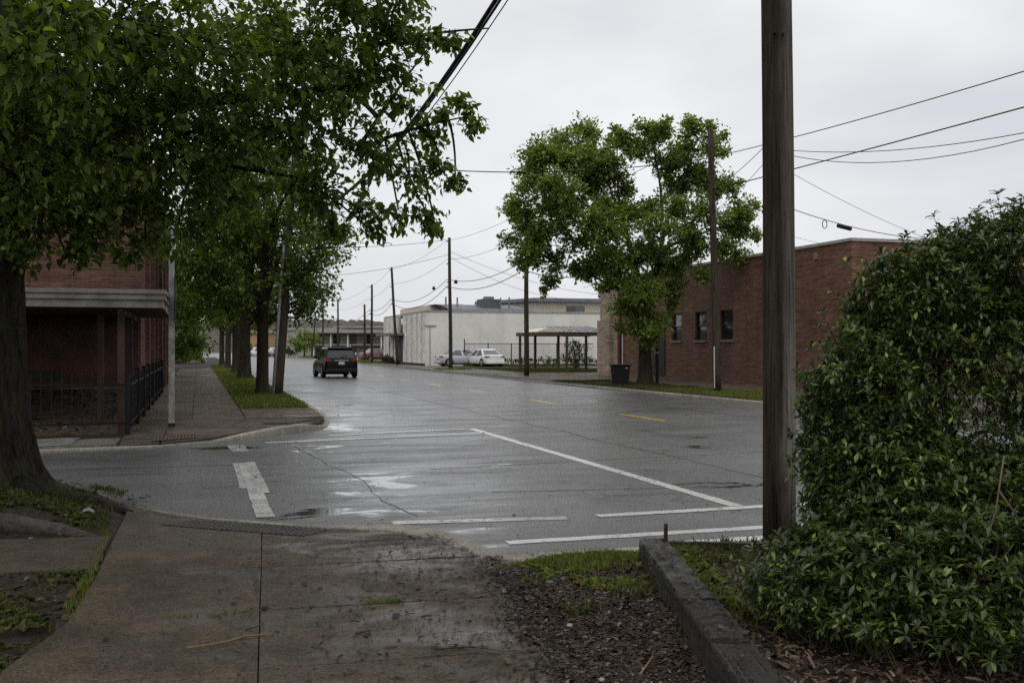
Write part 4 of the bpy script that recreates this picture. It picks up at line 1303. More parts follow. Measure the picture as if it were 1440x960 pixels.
# lobed leaf: three points
LEAF_L = (np.array([(0, 0, 0), (0, .55, .0), (0, 1.05, -.16), (-.22, .55, .05), (-.52, .62, .02), (-.34, .12, .06), (.22, .55, .05), (.52, .62, .02), (.34, .12, .06)], float),
          np.array([(0, 1, 3, 5), (1, 2, 2, 3), (3, 4, 5, 5), (0, 8, 6, 1), (1, 6, 2, 2), (6, 8, 7, 7)]))
LEAF_N = (np.array([(0, 0, 0), (0, .55, -.02), (0, 1, -.16), (-.10, .3, .03), (-.185, .66, .02), (.10, .3, .03), (.185, .66, .02)], float),
          np.array([(0, 1, 4, 3), (1, 2, 2, 4), (0, 5, 6, 1), (1, 6, 2, 2)]))
LEAF_C = (np.array([(0, 0, 0), (0, .33, .03), (0, .70, -.03), (0, 1.08, -.26), (-.29, .24, .11), (-.27, .60, .05), (.29, .24, .11), (.27, .60, .05)], float),
          np.array([(0, 1, 4, 4), (1, 2, 5, 4), (2, 3, 3, 5), (0, 6, 1, 1), (1, 6, 7, 2), (2, 7, 3, 3)]))
def unit(a):
    return a / np.maximum(np.linalg.norm(a, axis=-1, keepdims=True), 1e-9)
def leaf_arrays(tpl, pos, dirs, size, roll=None, normal=None):
    TV, TF = tpl
    n = len(pos)
    y = unit(dirs)
    if normal is None:
        normal = np.tile(np.array([0, 0, 1.0]), (n, 1)) + rng.normal(0, .45, (n, 3))
    x = unit(np.cross(y, normal))
    z = np.cross(x, y)
    s = np.asarray(size).reshape(n, 1, 1)
    V = (TV[None, :, 0:1] * x[:, None] + TV[None, :, 1:2] * y[:, None] + TV[None, :, 2:3] * z[:, None]) * s + pos[:, None]
    Fq = TF[None] + (np.arange(n) * len(TV))[:, None, None]
    return V.reshape(-1, 3), Fq.reshape(-1, TF.shape[1])
def quads_mesh(name, V, Fq):
    """quads, a repeated last index marks a triangle"""
    Fq = np.asarray(Fq)
    tri = np.zeros(len(Fq), bool)
    for a, b in ((0, 1), (1, 2), (2, 3), (3, 0)):
        tri |= Fq[:, a] == Fq[:, b]
    if not tri.any():
        return arrmesh(name, V, Fq)
    T = np.array([list(dict.fromkeys(f)) for f in Fq[tri]])
    Q = Fq[~tri]
    A = np.concatenate([np.concatenate([Q[:, [0, 1, 2]], Q[:, [0, 2, 3]]]), T])
    return arrmesh(name, V, A)
def stick_arrays(A, B, ra, rb):
    """three sided tapered sticks from A to B"""
    n = len(A)
    d = unit(B - A)
    ref = np.tile(np.array([.3, .5, .81]), (n, 1))
    x = unit(np.cross(d, ref)); y = np.cross(d, x)
    V = np.zeros((n, 6, 3))
    for k in range(3):
        t = k * 2 * math.pi / 3
        o = x * math.cos(t) + y * math.sin(t)
        V[:, k] = A + o * np.reshape(ra, (-1, 1)); V[:, 3 + k] = B + o * np.reshape(rb, (-1, 1))
    Fq = np.array([(0, 1, 4, 3), (1, 2, 5, 4), (2, 0, 3, 5)])[None] + (np.arange(n) * 6)[:, None, None]
    return V.reshape(-1, 3), Fq.reshape(-1, 4)

def bez(a, b, bend, n=8):
    a, b = Vector(a), Vector(b)
    c = a.lerp(b, .45) + Vector(bend)
    return [(a * (1 - t) ** 2 + c * 2 * t * (1 - t) + b * t * t) for t in [i / n for i in range(n + 1)]]

def trunk_mesh(pts, rads, seg=28, ridge=.06, flare=0.0, seed=0, sub=5):
    """one trunk with ridged bark and flared roots"""
    r_ = random.Random(seed)
    P3, RR = [], []
    for i in range(len(pts) - 1):
        for j in range(sub):
            t = j / sub
            P3.append(Vector(pts[i]).lerp(Vector(pts[i + 1]), t)); RR.append(rads[i] + (rads[i + 1] - rads[i]) * t)
    P3.append(Vector(pts[-1])); RR.append(rads[-1])
    ph = [r_.uniform(0, 6.28) for _ in range(8)]
    mb = MB()
    z0 = P3[0].z
    for i, (p, r) in enumerate(zip(P3, RR)):
        for k in range(seg):
            a = 2 * math.pi * k / seg
            rr = r * (1 + ridge * (math.sin(a * 9 + ph[0] + math.sin(p.z * 1.7 + ph[1]) * 1.2) * .6 + math.sin(a * 17 + ph[2] + p.z * .8) * .35) + r_.uniform(-.018, .018))
            if flare:
                h = max(0.0, p.z - z0)
                rr += r * flare * math.exp(-h / .28) * (.55 + .45 * math.sin(a * 5 + ph[3]) ** 2 + .25 * math.sin(a * 2 + ph[4]))
            mb.v.append((p.x + rr * math.cos(a), p.y + rr * math.sin(a), p.z))
    for i in range(len(P3) - 1):
        for k in range(seg):
            k2 = (k + 1) % seg
            mb.f.append((i * seg + k, i * seg + k2, (i + 1) * seg + k2, (i + 1) * seg + k))
    return mb

def tree(name, base, trunk, limbs, clumps, leaf, leafmat, barkmat, label, cat='tree', group=None, dens=1.0, tpl=LEAF_A, seg=20, flare=.5, droop=.5, spray=15, ridge=.06, perclump=17, twigr=.007, dense_n=10 ** 6):
    """trunk: [(x,y,z,r)] world; limbs: list of control points from a trunk point to places in the crown; clumps: [(x,y,z,r)]"""
    base = Vector(base)
    root = empty(name, base, label, cat, group)
    pts = [Vector(t[:3]) for t in trunk]; rad = [t[3] for t in trunk]
    mb = trunk_mesh(pts, rad, seg, ridge, flare, seed=int(base.y * 10))
    at_root(root, mb.build('trunk', barkmat, smooth=True))
    ends = []
    for a, b, r0, r1 in limbs:
        ln = (Vector(b) - Vector(a)).length * .09
        bend = Vector((random.uniform(-ln, ln), random.uniform(-ln, ln), random.uniform(.2, 1.0) * ln))
        q = bez(a, b, bend, 9)
        rr = [r0 + (r1 - r0) * (i / 9) for i in range(10)]
        at_root(root, MB().tube(q, rr, 9).build('limb', barkmat, smooth=True))
        ends += [(p, r) for p, r in zip(q[3:], rr[3:])]
    ends += [(p, r) for p, r in zip(pts[len(pts) // 2:], rad[len(pts) // 2:])]
    EP = np.array([tuple(e[0]) for e in ends])
    bm_ = MB()
    SA, SB, LP, LD = [], [], [], []
    for ci, (x, y, z, r) in enumerate(clumps):
        c = np.array([x, y, z])
        dn = dens if ci < dense_n else dens * .4
        near = EP[np.argmin(((EP - c) ** 2).sum(1))]
        # branch from the nearest limb to the clump
        q = bez(near, c, (random.uniform(-.2, .2), random.uniform(-.2, .2), .25 * r), 5)
        bm_.tube(q, [max(.012, .028 * r) * (1 - i / 8) + .006 for i in range(6)], 5, cap=False)
        m_ = max(6, int(perclump * r * r * dn + 9 * r * dn))
        # sub-branches: uneven directions so that the outline breaks up
        dv = unit(rng.normal(0, 1, (m_, 3)) * np.array([1.0, 1.0, .8]))
        rr = r * (rng.uniform(.25, 1.0, m_) ** .55) * rng.uniform(.72, 1.18, m_)
        tips = c + dv * rr[:, None] * np.array([1.0, 1.0, .82])
        org = c + (tips - c) * rng.uniform(.0, .35, (m_, 1)) + rng.normal(0, .05 * r, (m_, 3))
        SA.append(org); SB.append(tips)
        L = np.linalg.norm(tips - org, axis=1)
        for k in range(m_):
            ns = int(spray * rng.uniform(.6, 1.4))
            t = 1 - rng.uniform(0, 1, ns) ** 1.6 * min(.95, (.42 + .2 * r) / max(L[k], .05))
            p = org[k] + (tips[k] - org[k]) * t[:, None] + rng.normal(0, leaf * .55, (ns, 3))
            d = unit(tips[k] - org[k]) * .5 + unit(rng.normal(0, 1, (ns, 3))) * .9 + np.array([0, 0, -droop])
            LP.append(p); LD.append(d)
    at_root(root, bm_.build('branch', barkmat, smooth=True))['kind'] = 'stuff'
    A, B = np.concatenate(SA), np.concatenate(SB)
    mid = (A + B) / 2 + rng.normal(0, .03, A.shape)
    V1, F1 = stick_arrays(A, mid, np.full(len(A), twigr * 1.4), np.full(len(A), twigr))
    V2, F2 = stick_arrays(mid, B, np.full(len(A), twigr), np.full(len(A), twigr * .4))
    o = at_root(root, link('twigs', arrmesh('twigs', np.concatenate([V1, V2]), np.concatenate([F1, F2 + len(V1)])), M_TWIG))
    o['kind'] = 'stuff'
    LPa, LDa = np.concatenate(LP), np.concatenate(LD)
    V, Fq = leaf_arrays(tpl, LPa, LDa, leaf * rng.uniform(.5, 1.3, len(LPa)))
    at_root(root, link('crown', quads_mesh('crown', V, Fq), leafmat))
    return root, len(LPa)

def cl(lst):
    return [(*P(u, v, d), r) for u, v, d, r in lst]

# ---------------------------------------------- big tree by the near corner
tx, ty = -2.12, 11.55
near_cl = cl([(60, 60, 8, .9), (20, 180, 9, 1.1), (150, 30, 9, 1.1), (120, 150, 10, 1.2), (260, 60, 10, 1.2), (230, 200, 10.5, 1.2), (60, 300, 10, .8), (150, 300, 10.5, .75), (330, 150, 11, 1.2),
              (320, 265, 11.5, .9), (420, 60, 11, 1.1), (430, 180, 11.5, 1.0), (440, 275, 12, .6), (520, 110, 11.5, .75), (525, 215, 12, .7), (550, 45, 11.5, .5), (600, 60, 11.6, .35), (632, 58, 11.8, .22),
              (500, 5, 11, .7), (560, 5, 11, .45), (628, 160, 12, .26), (654, 150, 12, .2), (662, 178, 12, .16), (605, 190, 12.2, .36), (570, 150, 12, .4), (575, 250, 12, .42), (615, 235, 12, .2), (640, 254, 12, .13), (560, 295, 12, .3),
              (600, 300, 12, .18), (612, 318, 12, .1), (500, 290, 12.3, .35), (520, 322, 12.3, .16), (475, 325, 12.3, .2), (90, 350, 10, .35), (135, 345, 10.3, .3), (205, 350, 11, .35), (250, 320, 11.5, .5), (190, 285, 11, .6), (380, 320, 12.2, .45),
              (20, 340, 9.6, .4), (25, 75, 6.0, .26), (90, 20, 6.6, .35), (60, 150, 13, 1.3), (200, 110, 13.5, 1.4), (360, 60, 14, 1.3), (300, 230, 14, 1.1), (450, 120, 14, 1.0), (100, 250, 13.5, 1.2)])
over_cl = cl([(100, -170, 9, 1.3), (300, -150, 10, 1.4), (470, -130, 11, 1.1), (0, -120, 7, 1.1), (200, -350, 10, 1.8), (400, -330, 11, 1.5), (-220, 0, 9, 1.8), (-220, 250, 10, 1.3), (-220, -300, 9, 2.0), (250, -600, 10, 1.9), (100, -480, 12, 1.8), (-500, -100, 10, 2.0)])
over_cl += [(-2.4, 5.0, 6.6, 1.6), (-.6, 6.2, 7.0, 1.5), (-3.6, 7.6, 6.2, 1.8), (.6, 8.2, 7.4, 1.4), (-1.6, 3.2, 7.2, 1.4), (-4.5, 5.2, 7.4, 1.7), (-.2, 4.4, 7.6, 1.2)]  # out-of-view part of the crown, placed over the camera to darken the sidewalk
lim = []
T0 = Vector((tx + .05, ty, 3.6))
for u, v, d, r in ((120, 80, 9.5, .13), (330, 130, 11.2, .15), (520, 120, 11.6, .10), (230, -250, 10.5, .16), (-200, 0, 9.5, .15), (420, 250, 12, .07), (60, 260, 10, .08)):
    lim.append((tuple(T0 + Vector((0, 0, random.uniform(-.5, .7)))), tuple(P(u, v, d)), r, r * .25))
lim.append((tuple(T0 + Vector((0, 0, .4))), (-1.2, 5.4, 6.7), .14, .03))
lim.append((tuple(P(500, 215, 12)), tuple(P(652, 165, 12.0)), .03, .008))
lim.append((tuple(P(500, 215, 12)), tuple(P(600, 70, 11.8)), .03, .008))
lim.append((tuple(P(500, 72, 11.5)), tuple(P(688, 40, 11.9)), .035, .008))
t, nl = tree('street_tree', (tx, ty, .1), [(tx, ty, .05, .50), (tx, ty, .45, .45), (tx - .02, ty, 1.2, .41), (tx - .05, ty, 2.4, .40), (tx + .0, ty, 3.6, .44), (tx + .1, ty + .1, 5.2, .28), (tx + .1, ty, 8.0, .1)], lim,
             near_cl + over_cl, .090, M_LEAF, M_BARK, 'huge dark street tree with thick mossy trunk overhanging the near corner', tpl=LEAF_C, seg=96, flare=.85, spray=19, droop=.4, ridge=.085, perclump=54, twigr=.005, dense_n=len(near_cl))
print('near leaves', nl)
# surface root beside the sidewalk slab
rp = [(-3.3, 9.35, .16), (-2.6, 9.28, .20), (-2.0, 9.25, .205), (-1.5, 9.15, .185), (-1.1, 9.0, .14), (-.8, 8.85, .08)]
at_root(t, MB().tube([Vector(p) for p in rp], [.10, .105, .11, .09, .06, .03], 12).build('root', bark('pale_root_bark', (.05, .043, .036), (.14, .125, .11), 0, 8, 8, .8), smooth=True))
rp2 = [(-1.75, 11.2, .2), (-1.35, 10.9, .15), (-1.0, 10.55, .12), (-.6, 10.2, .06)]
at_root(t, MB().tube([Vector(p) for p in rp2], [.16, .11, .07, .03], 12).build('root', M_BARK, smooth=True))

# ---------------------------------------------- trees along the left sidewalk
def side_tree(x, y, h, rad, low, label, n=16, leaf=.15, lean=0.0, dens=1.0, trunk_r=.2, mat=M_LEAF, seed=1, group='trees along the sidewalk verge'):
    r_ = random.Random(seed)
    cls = []
    for i in range(n):
        t = (i + .5) / n
        z = low + (h - low) * t
        rr = rad * math.sin(math.pi * (.22 + .70 * t)) ** .8
        a = i * 2.4 + r_.uniform(-.5, .5)
        q = rr * r_.uniform(.35, .78)
        cls.append((x + lean * t + q * math.cos(a), y + q * math.sin(a), z, rad * r_.uniform(.28, .46)))
    limbs = [((x, y, low * .8), (c[0], c[1], c[2]), .07, .015) for c in cls[::3]]
    return tree('street_tree', (x, y, .1), [(x, y, .05, trunk_r * 1.15), (x + .01, y, .5, trunk_r), (x + .03, y, low, trunk_r * .85), (x + lean * .5, y, (low + h) / 2, trunk_r * .5), (x + lean * .8, y, h * .9, .04)],
                limbs, cls, leaf, mat, M_BARK2, label, group=group, dens=dens, seg=16, flare=.35, spray=15, droop=.4, perclump=34)
side_tree(2.0, 33.6, 8.2, 3.2, 2.9, 'dark leafy tree behind the pole with grey conduit', 30, .13, .3, 1.15, .20, seed=3)
side_tree(2.15, 50.4, 9.0, 3.3, 3.2, 'second sidewalk tree with a pale thick trunk', 16, .18, 0, .8, .30, seed=4)
side_tree(2.15, 61.7, 9.0, 3.2, 3.2, 'dark trunked sidewalk tree just past the thick pale trunk', 12, .22, 0, .6, .24, seed=5)
side_tree(2.1, 76.8, 9.0, 3.2, 3.2, 'slim sidewalk tree farther along the shaded verge', 10, .26, 0, .5, .22, seed=6)
side_tree(1.9, 88, 9.0, 3.2, 3.2, 'last slim tree of the shaded sidewalk verge', 10, .28, 0, .45, .22, seed=7)
side_tree(-2.0, 62, 9.0, 3.4, 1.6, 'low spreading tree past the end of the corner building', 16, .24, .4, .6, .25, seed=8, group='trees on the building side of the sidewalk')
side_tree(-2.3, 80, 9.0, 3.6, 1.2, 'dense dark tree over the far shaded sidewalk', 14, .30, .4, .5, .28, seed=9, group='trees on the building side of the sidewalk')
side_tree(-2.0, 105, 8.0, 3.6, .8, 'farthest bushy tree closing the shaded sidewalk', 12, .36, .4, .4, .28, seed=10, group='trees on the building side of the sidewalk')
side_tree(-4.0, 30 + 104, 8.0, 5, .6, 'pale green far tree at the end of the sidewalk', 12, .5, 0, .35, .3, mat=M_LEAFR, seed=11, group='trees on the building side of the sidewalk')
tag(MB().box(-1.6, -1.35, 51.5, 60, .1, 1.9).build('garden_wall', M_PLASTER), 'pale low wall between the corner building and the trees', 'wall')

# ---------------------------------------------- lone tree across the street
bx, by = 18.0, 38.4
D = 42.0
lone = cl([(760, 215, 41, .9), (790, 195, 42, .8), (822, 185, 43, .75), (840, 215, 42, .9), (745, 260, 41, .9), (735, 300, 42, .75), (725, 285, 41, .5), (780, 260, 40, 1.1), (830, 260, 43, 1.1), (790, 310, 41, 1.1), (745, 345, 42, .75), (735, 370, 41.5, .55),
           (835, 310, 40, 1.0), (780, 360, 42, .7), (775, 395, 42, .45), (765, 408, 42, .2), (862, 200, 42, .45), (868, 185, 42.5, .35), (885, 200, 42.5, .32), (870, 245, 42.5, .5), (878, 270, 43, .5), (905, 180, 42, .55), (925, 190, 42, .5), (900, 215, 42, .55), (928, 225, 42.5, .55),
           (965, 190, 42, .42), (968, 170, 42, .3), (995, 180, 42, .42), (1000, 205, 41, .6), (965, 215, 42, .5), (985, 245, 42, .8), (950, 265, 43, .8), (1015, 215, 42, .35), (1025, 260, 42, .7), (990, 300, 41, 1.0), (1040, 300, 42, .75), (1058, 290, 42, .5), (1060, 330, 42, .45),
           (1020, 345, 42, .75), (1045, 365, 42, .4), (860, 330, 40, 1.0), (900, 300, 43.5, .9), (930, 320, 40, 1.0), (880, 370, 41, 1.0), (940, 370, 42, 1.0), (835, 385, 42, .6), (855, 355, 43, .7), (905, 410, 40.5, .9), (950, 405, 42, .6),
           (975, 350, 42, .8), (880, 430, 41, .7), (900, 460, 41, .75), (930, 450, 42, .6), (945, 430, 42.5, .4), (875, 460, 42, .35), (915, 478, 41, .4), (890, 400, 43.5, .8), (865, 400, 43, .5), (845, 405, 42.5, .25), (985, 385, 42, .35)])
lone += cl([(800, 285, 42, .8), (815, 340, 42, .8), (762, 325, 41, .7), (870, 312, 42, .7), (955, 300, 42, .7), (845, 240, 42, .7), (905, 350, 42, .8), (770, 290, 43, .8), (820, 225, 41, .7), (850, 290, 41.5, .7), (1005, 270, 42, .7), (970, 330, 41, .7), (1030, 320, 42.5, .6), (920, 290, 42, .6), (800, 235, 42, .7), (755, 235, 42, .6), (900, 430, 42, .7), (740, 320, 42, .6), (868, 290, 42.5, .55), (856, 228, 42, .5), (838, 362, 42, .6), (812, 378, 42, .45), (862, 385, 41.5, .5), (945, 235, 42.5, .5)])
fr = random.Random(21)
core = list(lone)
for i in range(85):
    a_ = fr.choice(core)
    b_ = min((c for c in core if c is not a_ and fr.random() < .5), key=lambda c: (c[0] - a_[0]) ** 2 + (c[1] - a_[1]) ** 2 + (c[2] - a_[2]) ** 2)
    t_ = fr.uniform(.3, .7)
    lone.append((a_[0] * t_ + b_[0] * (1 - t_), a_[1] * t_ + b_[1] * (1 - t_) + fr.uniform(-1.2, 1.2), a_[2] * t_ + b_[2] * (1 - t_), min(.62, .75 * min(a_[3], b_[3]) + .12)))
b1 = Vector((bx, by, 3.4))
lims = [(tuple(b1 + Vector((-.05, 0, -.3))), tuple(P(872, 300, D)), .17, .07), (tuple(P(872, 300, D)), tuple(P(868, 205, D)), .07, .02), (tuple(P(880, 330, D)), tuple(P(790, 260, D - .8)), .10, .03),
        (tuple(P(872, 310, D)), tuple(P(820, 200, D)), .06, .02), (tuple(b1), tuple(P(935, 320, D)), .16, .07), (tuple(P(935, 320, D)), tuple(P(985, 200, D)), .07, .02), (tuple(P(930, 330, D)), tuple(P(915, 195, D)), .07, .02),
        (tuple(P(930, 350, D)), tuple(P(1045, 310, D)), .08, .02), (tuple(b1), tuple(P(780, 370, D)), .07, .02), (tuple(b1 + Vector((0, 0, -.8))), tuple(P(940, 440, D)), .05, .015), (tuple(b1 + Vector((0, 0, -.9))), tuple(P(872, 455, D)), .05, .015)]
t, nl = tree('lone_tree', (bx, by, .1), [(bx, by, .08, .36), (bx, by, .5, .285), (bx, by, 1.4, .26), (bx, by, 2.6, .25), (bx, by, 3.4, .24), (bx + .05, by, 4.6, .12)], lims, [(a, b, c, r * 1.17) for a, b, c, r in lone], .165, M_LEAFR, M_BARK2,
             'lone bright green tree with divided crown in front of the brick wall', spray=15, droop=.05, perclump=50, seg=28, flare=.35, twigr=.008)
print('lone leaves', nl)

# small far tree and shrubs
sx, sy = P(428, 500, 165).x, P(428, 500, 165).y
fc = cl([(428, 470, 165, 1.8), (415, 478, 165, 1.5), (441, 476, 165, 1.6), (426, 484, 164, 1.6), (436, 485, 166, 1.3), (418, 487, 165, .9)])
tree('small_tree', (sx, sy, .0), [(sx, sy, -.02, .16), (sx, sy, 1.2, .12), (sx, sy, 3.6, .06)], [((sx, sy, 1.3), fc[1][:3], .05, .02), ((sx, sy, 1.3), fc[2][:3], .05, .02)], fc, .34, M_LEAFR, M_BARK2, 'small round green tree at the far kerb beyond the black car', perclump=7, spray=13, flare=.2, seg=12)
def shrub(name, cls, leaf, mat, label, dens=1.0, group=None, cat='shrub', perclump=16):
    x, y = np.mean([c[0] for c in cls]), np.mean([c[1] for c in cls])
    zb = .1
    return tree(name, (x, y, zb), [(x, y, zb, .07), (x, y, zb + .3, .05), (x, y, zb + .6, .03)], [], cls, leaf, mat, M_BARK2, label, cat, group, dens=dens, seg=8, flare=.2, spray=12, droop=.1, perclump=perclump, ridge=.02)
shrub('round_shrub', cl([(806, 486, 70, .8), (818, 488, 70, .75), (808, 500, 70, .85), (796, 502, 70, .7), (820, 503, 70, .7), (808, 512, 70, .5)]), .15, M_SHRUB, 'rounded dark shrub seen through the carport posts')
hedge = []
for u in range(700, 860, 12):
    hedge.append((*P(u, 507, 81.6), .45))
shrub('hedge', hedge, .2, M_SHRUB, 'low dark hedge along the foot of the chain link fence', .8)
shrub('wall_weeds', [(18.2, 102 - i * .9, .55, .5) for i in range(6)] , .2, M_SHRUB, 'dark weeds growing at the foot of the ribbed facade')
shrub('verge_bush', cl([(402, 492, 172, .9), (410, 495, 170, .8)]), .35, M_SHRUB, 'dark little bush beside the pale sloping drive')

# ---------------------------------------------- big leafy bush at the planting bed
def ell(u, v, d, ru, rv, depth):
    c = P(u, v, d)
    return (np.array(c), ru * d / F, rv * d / F, depth)
RIGHT = np.array([cs, -sn, 0]); FWD = np.array([sn, cs, 0]); UP = np.array([0, 0, 1.0])
E = [ell(1438, 595, 5.8, 266, 225, .9), ell(1450, 405, 5.8, 150, 105, .7), ell(1216, 612, 5.5, 76, 145, .45), ell(1312, 448, 5.7, 112, 96, .5), ell(1190, 835, 4.95, 128, 82, .45), ell(1330, 825, 4.85, 210, 115, .6),
     ell(1250, 700, 5.3, 110, 90, .5), ell(1480, 800, 5.0, 150, 160, .7), ell(1650, 600, 5.6, 250, 300, 1.0), ell(1370, 905, 4.55, 210, 70, .45), ell(1180, 880, 4.75, 90, 50, .3)]
vol = np.array([e[1] * e[2] + e[1] * e[3] + e[2] * e[3] for e in E])
def inside(p, shrink=.86):
    k = np.zeros(len(p), bool)
    for c, a, b, d in E:
        q = p - c
        k |= ((q @ RIGHT / (a * shrink)) ** 2 + (q @ UP / (b * shrink)) ** 2 + (q @ FWD / (d * shrink)) ** 2) < 1
    return k
pts, nrm = [], []
for (c, a, b, d), w in zip(E, vol / vol.sum()):
    n = int(25000 * w)
    s = unit(rng.normal(0, 1, (n, 3)))
    lay = rng.uniform(.76, 1.03, n) * (1 + .07 * np.sin(s[:, 0] * 7 + c[0] * 3) * np.cos(s[:, 2] * 8))
    p = c + (s[:, 0:1] * RIGHT * a + s[:, 1:2] * FWD * d + s[:, 2:3] * UP * b) * lay[:, None]
    nn_ = unit(s[:, 0:1] * RIGHT / a + s[:, 1:2] * FWD / d + s[:, 2:3] * UP / b)
    pts.append(p); nrm.append(nn_)
pts, nrm = np.concatenate(pts), np.concatenate(nrm)
keep = ~inside(pts, .74) & (pts[:, 2] > .33)
pts, nrm = pts[keep], nrm[keep]
# long shoots that stand out of the outline at the top and flank
ext = rng.uniform(0, 1, len(pts)) < .16
LP, LD, LS, SA, SB = [], [], [], [], []
for i in range(len(pts)):
    p, nv = pts[i], nrm[i]
    ax = unit(nv * .65 + np.array([0, 0, .55]) + rng.normal(0, .32, 3))
    L = rng.uniform(.02, .07)
    if ext[i] and nv[2] > -.1: L = rng.uniform(.06, .20)
    tip = p + ax * L
    SA.append(p - ax * .12); SB.append(tip)
    nl_ = rng.integers(6, 10)
    u_ = unit(np.cross(ax, [.3, .2, .9])); w_ = np.cross(ax, u_)
    a0 = rng.uniform(0, 6.28)
    for k in range(nl_):
        a = a0 + k * 2.4
        d = (u_ * math.cos(a) + w_ * math.sin(a)) * 1.0 + ax * rng.uniform(.15, .85)
        LP.append(tip - ax * rng.uniform(0, .02)); LD.append(d); LS.append(rng.uniform(.036, .066))
    extra = int(L / .018)
    for k in range(extra):
        a = a0 + k * 2.4 + 1
        d = (u_ * math.cos(a) + w_ * math.sin(a)) + ax * .5
        LP.append(p + ax * L * (k + .3) / max(1, extra)); LD.append(d); LS.append(rng.uniform(.028, .046))
bc = Vector((4.55, 3.9, .25))
bush = empty('leafy_bush', bc, 'large glossy green bush filling the planting bed beside the wooden pole', 'bush')
LP, LD, LS = np.array(LP), np.array(LD), np.array(LS)
NV = np.cross(np.cross(LD, UP), LD) + rng.normal(0, .2, LD.shape)
V, Fq = leaf_arrays(LEAF_N, LP, LD, LS, normal=NV)
at_root(bush, link('foliage', quads_mesh('foliage', V, Fq), M_BUSHLEAF))
V, Fq = stick_arrays(np.array(SA), np.array(SB), np.full(len(SA), .0035), np.full(len(SA), .0018))
o = at_root(bush, link('twigs', arrmesh('twigs', V, Fq), simple('green_stem', (.05, .055, .022), .7))); o['kind'] = 'stuff'
# inner dark stems
for i in range(9):
    a = P(random.uniform(1150, 1480), 905, random.uniform(4.7, 5.4)); a.z = .25
    c_, ra, rb_, rd = E[i % len(E)]
    b = Vector(c_) + Vector((random.uniform(-.3, .3), random.uniform(-.3, .3), random.uniform(-.1, .35)))
    at_root(bush, MB().tube(bez(a, b, (random.uniform(-.12, .12), random.uniform(-.12, .12), .0), 6), [.022, .02, .018, .015, .012, .009, .006], 6).build('stem', M_TWIG, smooth=True))
print('bush leaves', len(LP))
# bare vine hanging over the bush
for k, pl in enumerate(([(1412, 640, 4.55), (1400, 720, 4.5), (1380, 780, 4.45), (1354, 835, 4.4), (1362, 890, 4.4), (1364, 915, 4.42)], [(1405, 690, 4.5), (1440, 740, 4.5)], [(1425, 765, 4.45), (1395, 805, 4.42), (1364, 822, 4.4)])):
    at_root(bush, MB().tube([P(*q) for q in pl], .0045, 5).build('vine', simple('tan_vine', (.12, .085, .06), .7), smooth=True))

# ------------------------------------------------------------------ planting bed: timbers, mulch, weeds
TA, TB = Vector((2.97, 6.22)), Vector((2.22, 3.75))      # timber centre line, far end to near end
td = (TB - TA).normalized(); tn = Vector((-td.y, td.x))
def timber(s0, s1, z0, z1, w, label, off=0.0, mat=M_TIMBER):
    a, b = TA + td * s0 + tn * off, TA + td * s1 + tn * off
    c = (a + b) / 2
    root = empty('landscape_timber', (c.x, c.y, z0), label, 'timber')
    bm = bmesh.new()
    n = 34
    V_ = []
    e1_, e2_ = [random.uniform(-1, 1) for _ in range(n + 2)], [random.uniform(-1, 1) for _ in range(n + 2)]
    rings = []
    for i in range(n + 1):
        p = a.lerp(b, i / n)
        ring = []
        for sx_, sz_ in ((-1, 0), (-1, .94), (-.93, 1.0), (-.3, 1.0), (.35, 1.0), (.93, 1.0), (1, .94), (1, 0)):
            q = p + tn * sx_ * w / 2 * (1 + random.uniform(-.03, .02) - (.07 * max(0, (e1_ if sx_ < 0 else e2_)[i]) if sz_ > .5 else 0))
            ring.append(bm.verts.new((q.x, q.y, z0 + (z1 - z0) * sz_ + (random.uniform(-.008, .004) - (.022 * max(0, (e1_ if sx_ < 0 else e2_)[i] - .25) if abs(sx_) > .8 else 0) if sz_ > .5 else 0))))
        rings.append(ring)
    for i in range(n):
        for k in range(8):
            bm.faces.new((rings[i][k], rings[i + 1][k], rings[i + 1][(k + 1) % 8], rings[i][(k + 1) % 8]))
    bm.faces.new(rings[0]); bm.faces.new(rings[-1][::-1])
    bmesh.ops.recalc_face_normals(bm, faces=bm.faces)
    me = bpy.data.meshes.new('beam'); bm.to_mesh(me); bm.free()
    at_root(root, link('beam', me, mat))
    return root
t1 = timber(0.0, 1.62, .06, .345, .19, 'long dark wet timber edging with a rusty spike in its end')
timber(1.645, 2.30, .06, .338, .195, 'middle dark timber butted against the long one by the bush', .005)
timber(2.32, 3.4, .06, .318, .20, 'lowest rotten timber at the end of the bed edging', .012)
sp0 = Vector((3.02, 6.12, .33))
tag(MB().tube([sp0, sp0 + Vector((.004, 0, .13))], [.015, .013], 10).build('spike', M_RUST), 'short rusty iron spike standing in the timber end', 'spike')
fa, fb = Vector((3.08, 6.33)), Vector((4.15, 5.78))
tag(MB().beam((fa.x, fa.y, .22), (fb.x, fb.y, .24), .05, .16).build('edging_board', M_TIMBER), 'thin dark edging board behind the bed beside the wooden pole', 'board')
# raised soil in the bed
poly = [tuple(TA + tn * .09 + td * 0), tuple(TA + tn * .09 + td * 3.4)]
inn = TA + tn * .09
side = 1 if inn.x > TA.x else -1
e0 = TA + tn * (.09 * side); e1 = TB + td * .8 + tn * (.09 * side)
bedpoly = [(e0.x, e0.y), (4.15, 5.74), (6.6, 5.2), (6.6, 2.5), (e1.x, e1.y)]
bed = grid_fill('planting_bed', bedpoly, M_SOIL, lambda x, y: .255 + .02 * math.sin(x * 6) * math.cos(y * 5), .3)

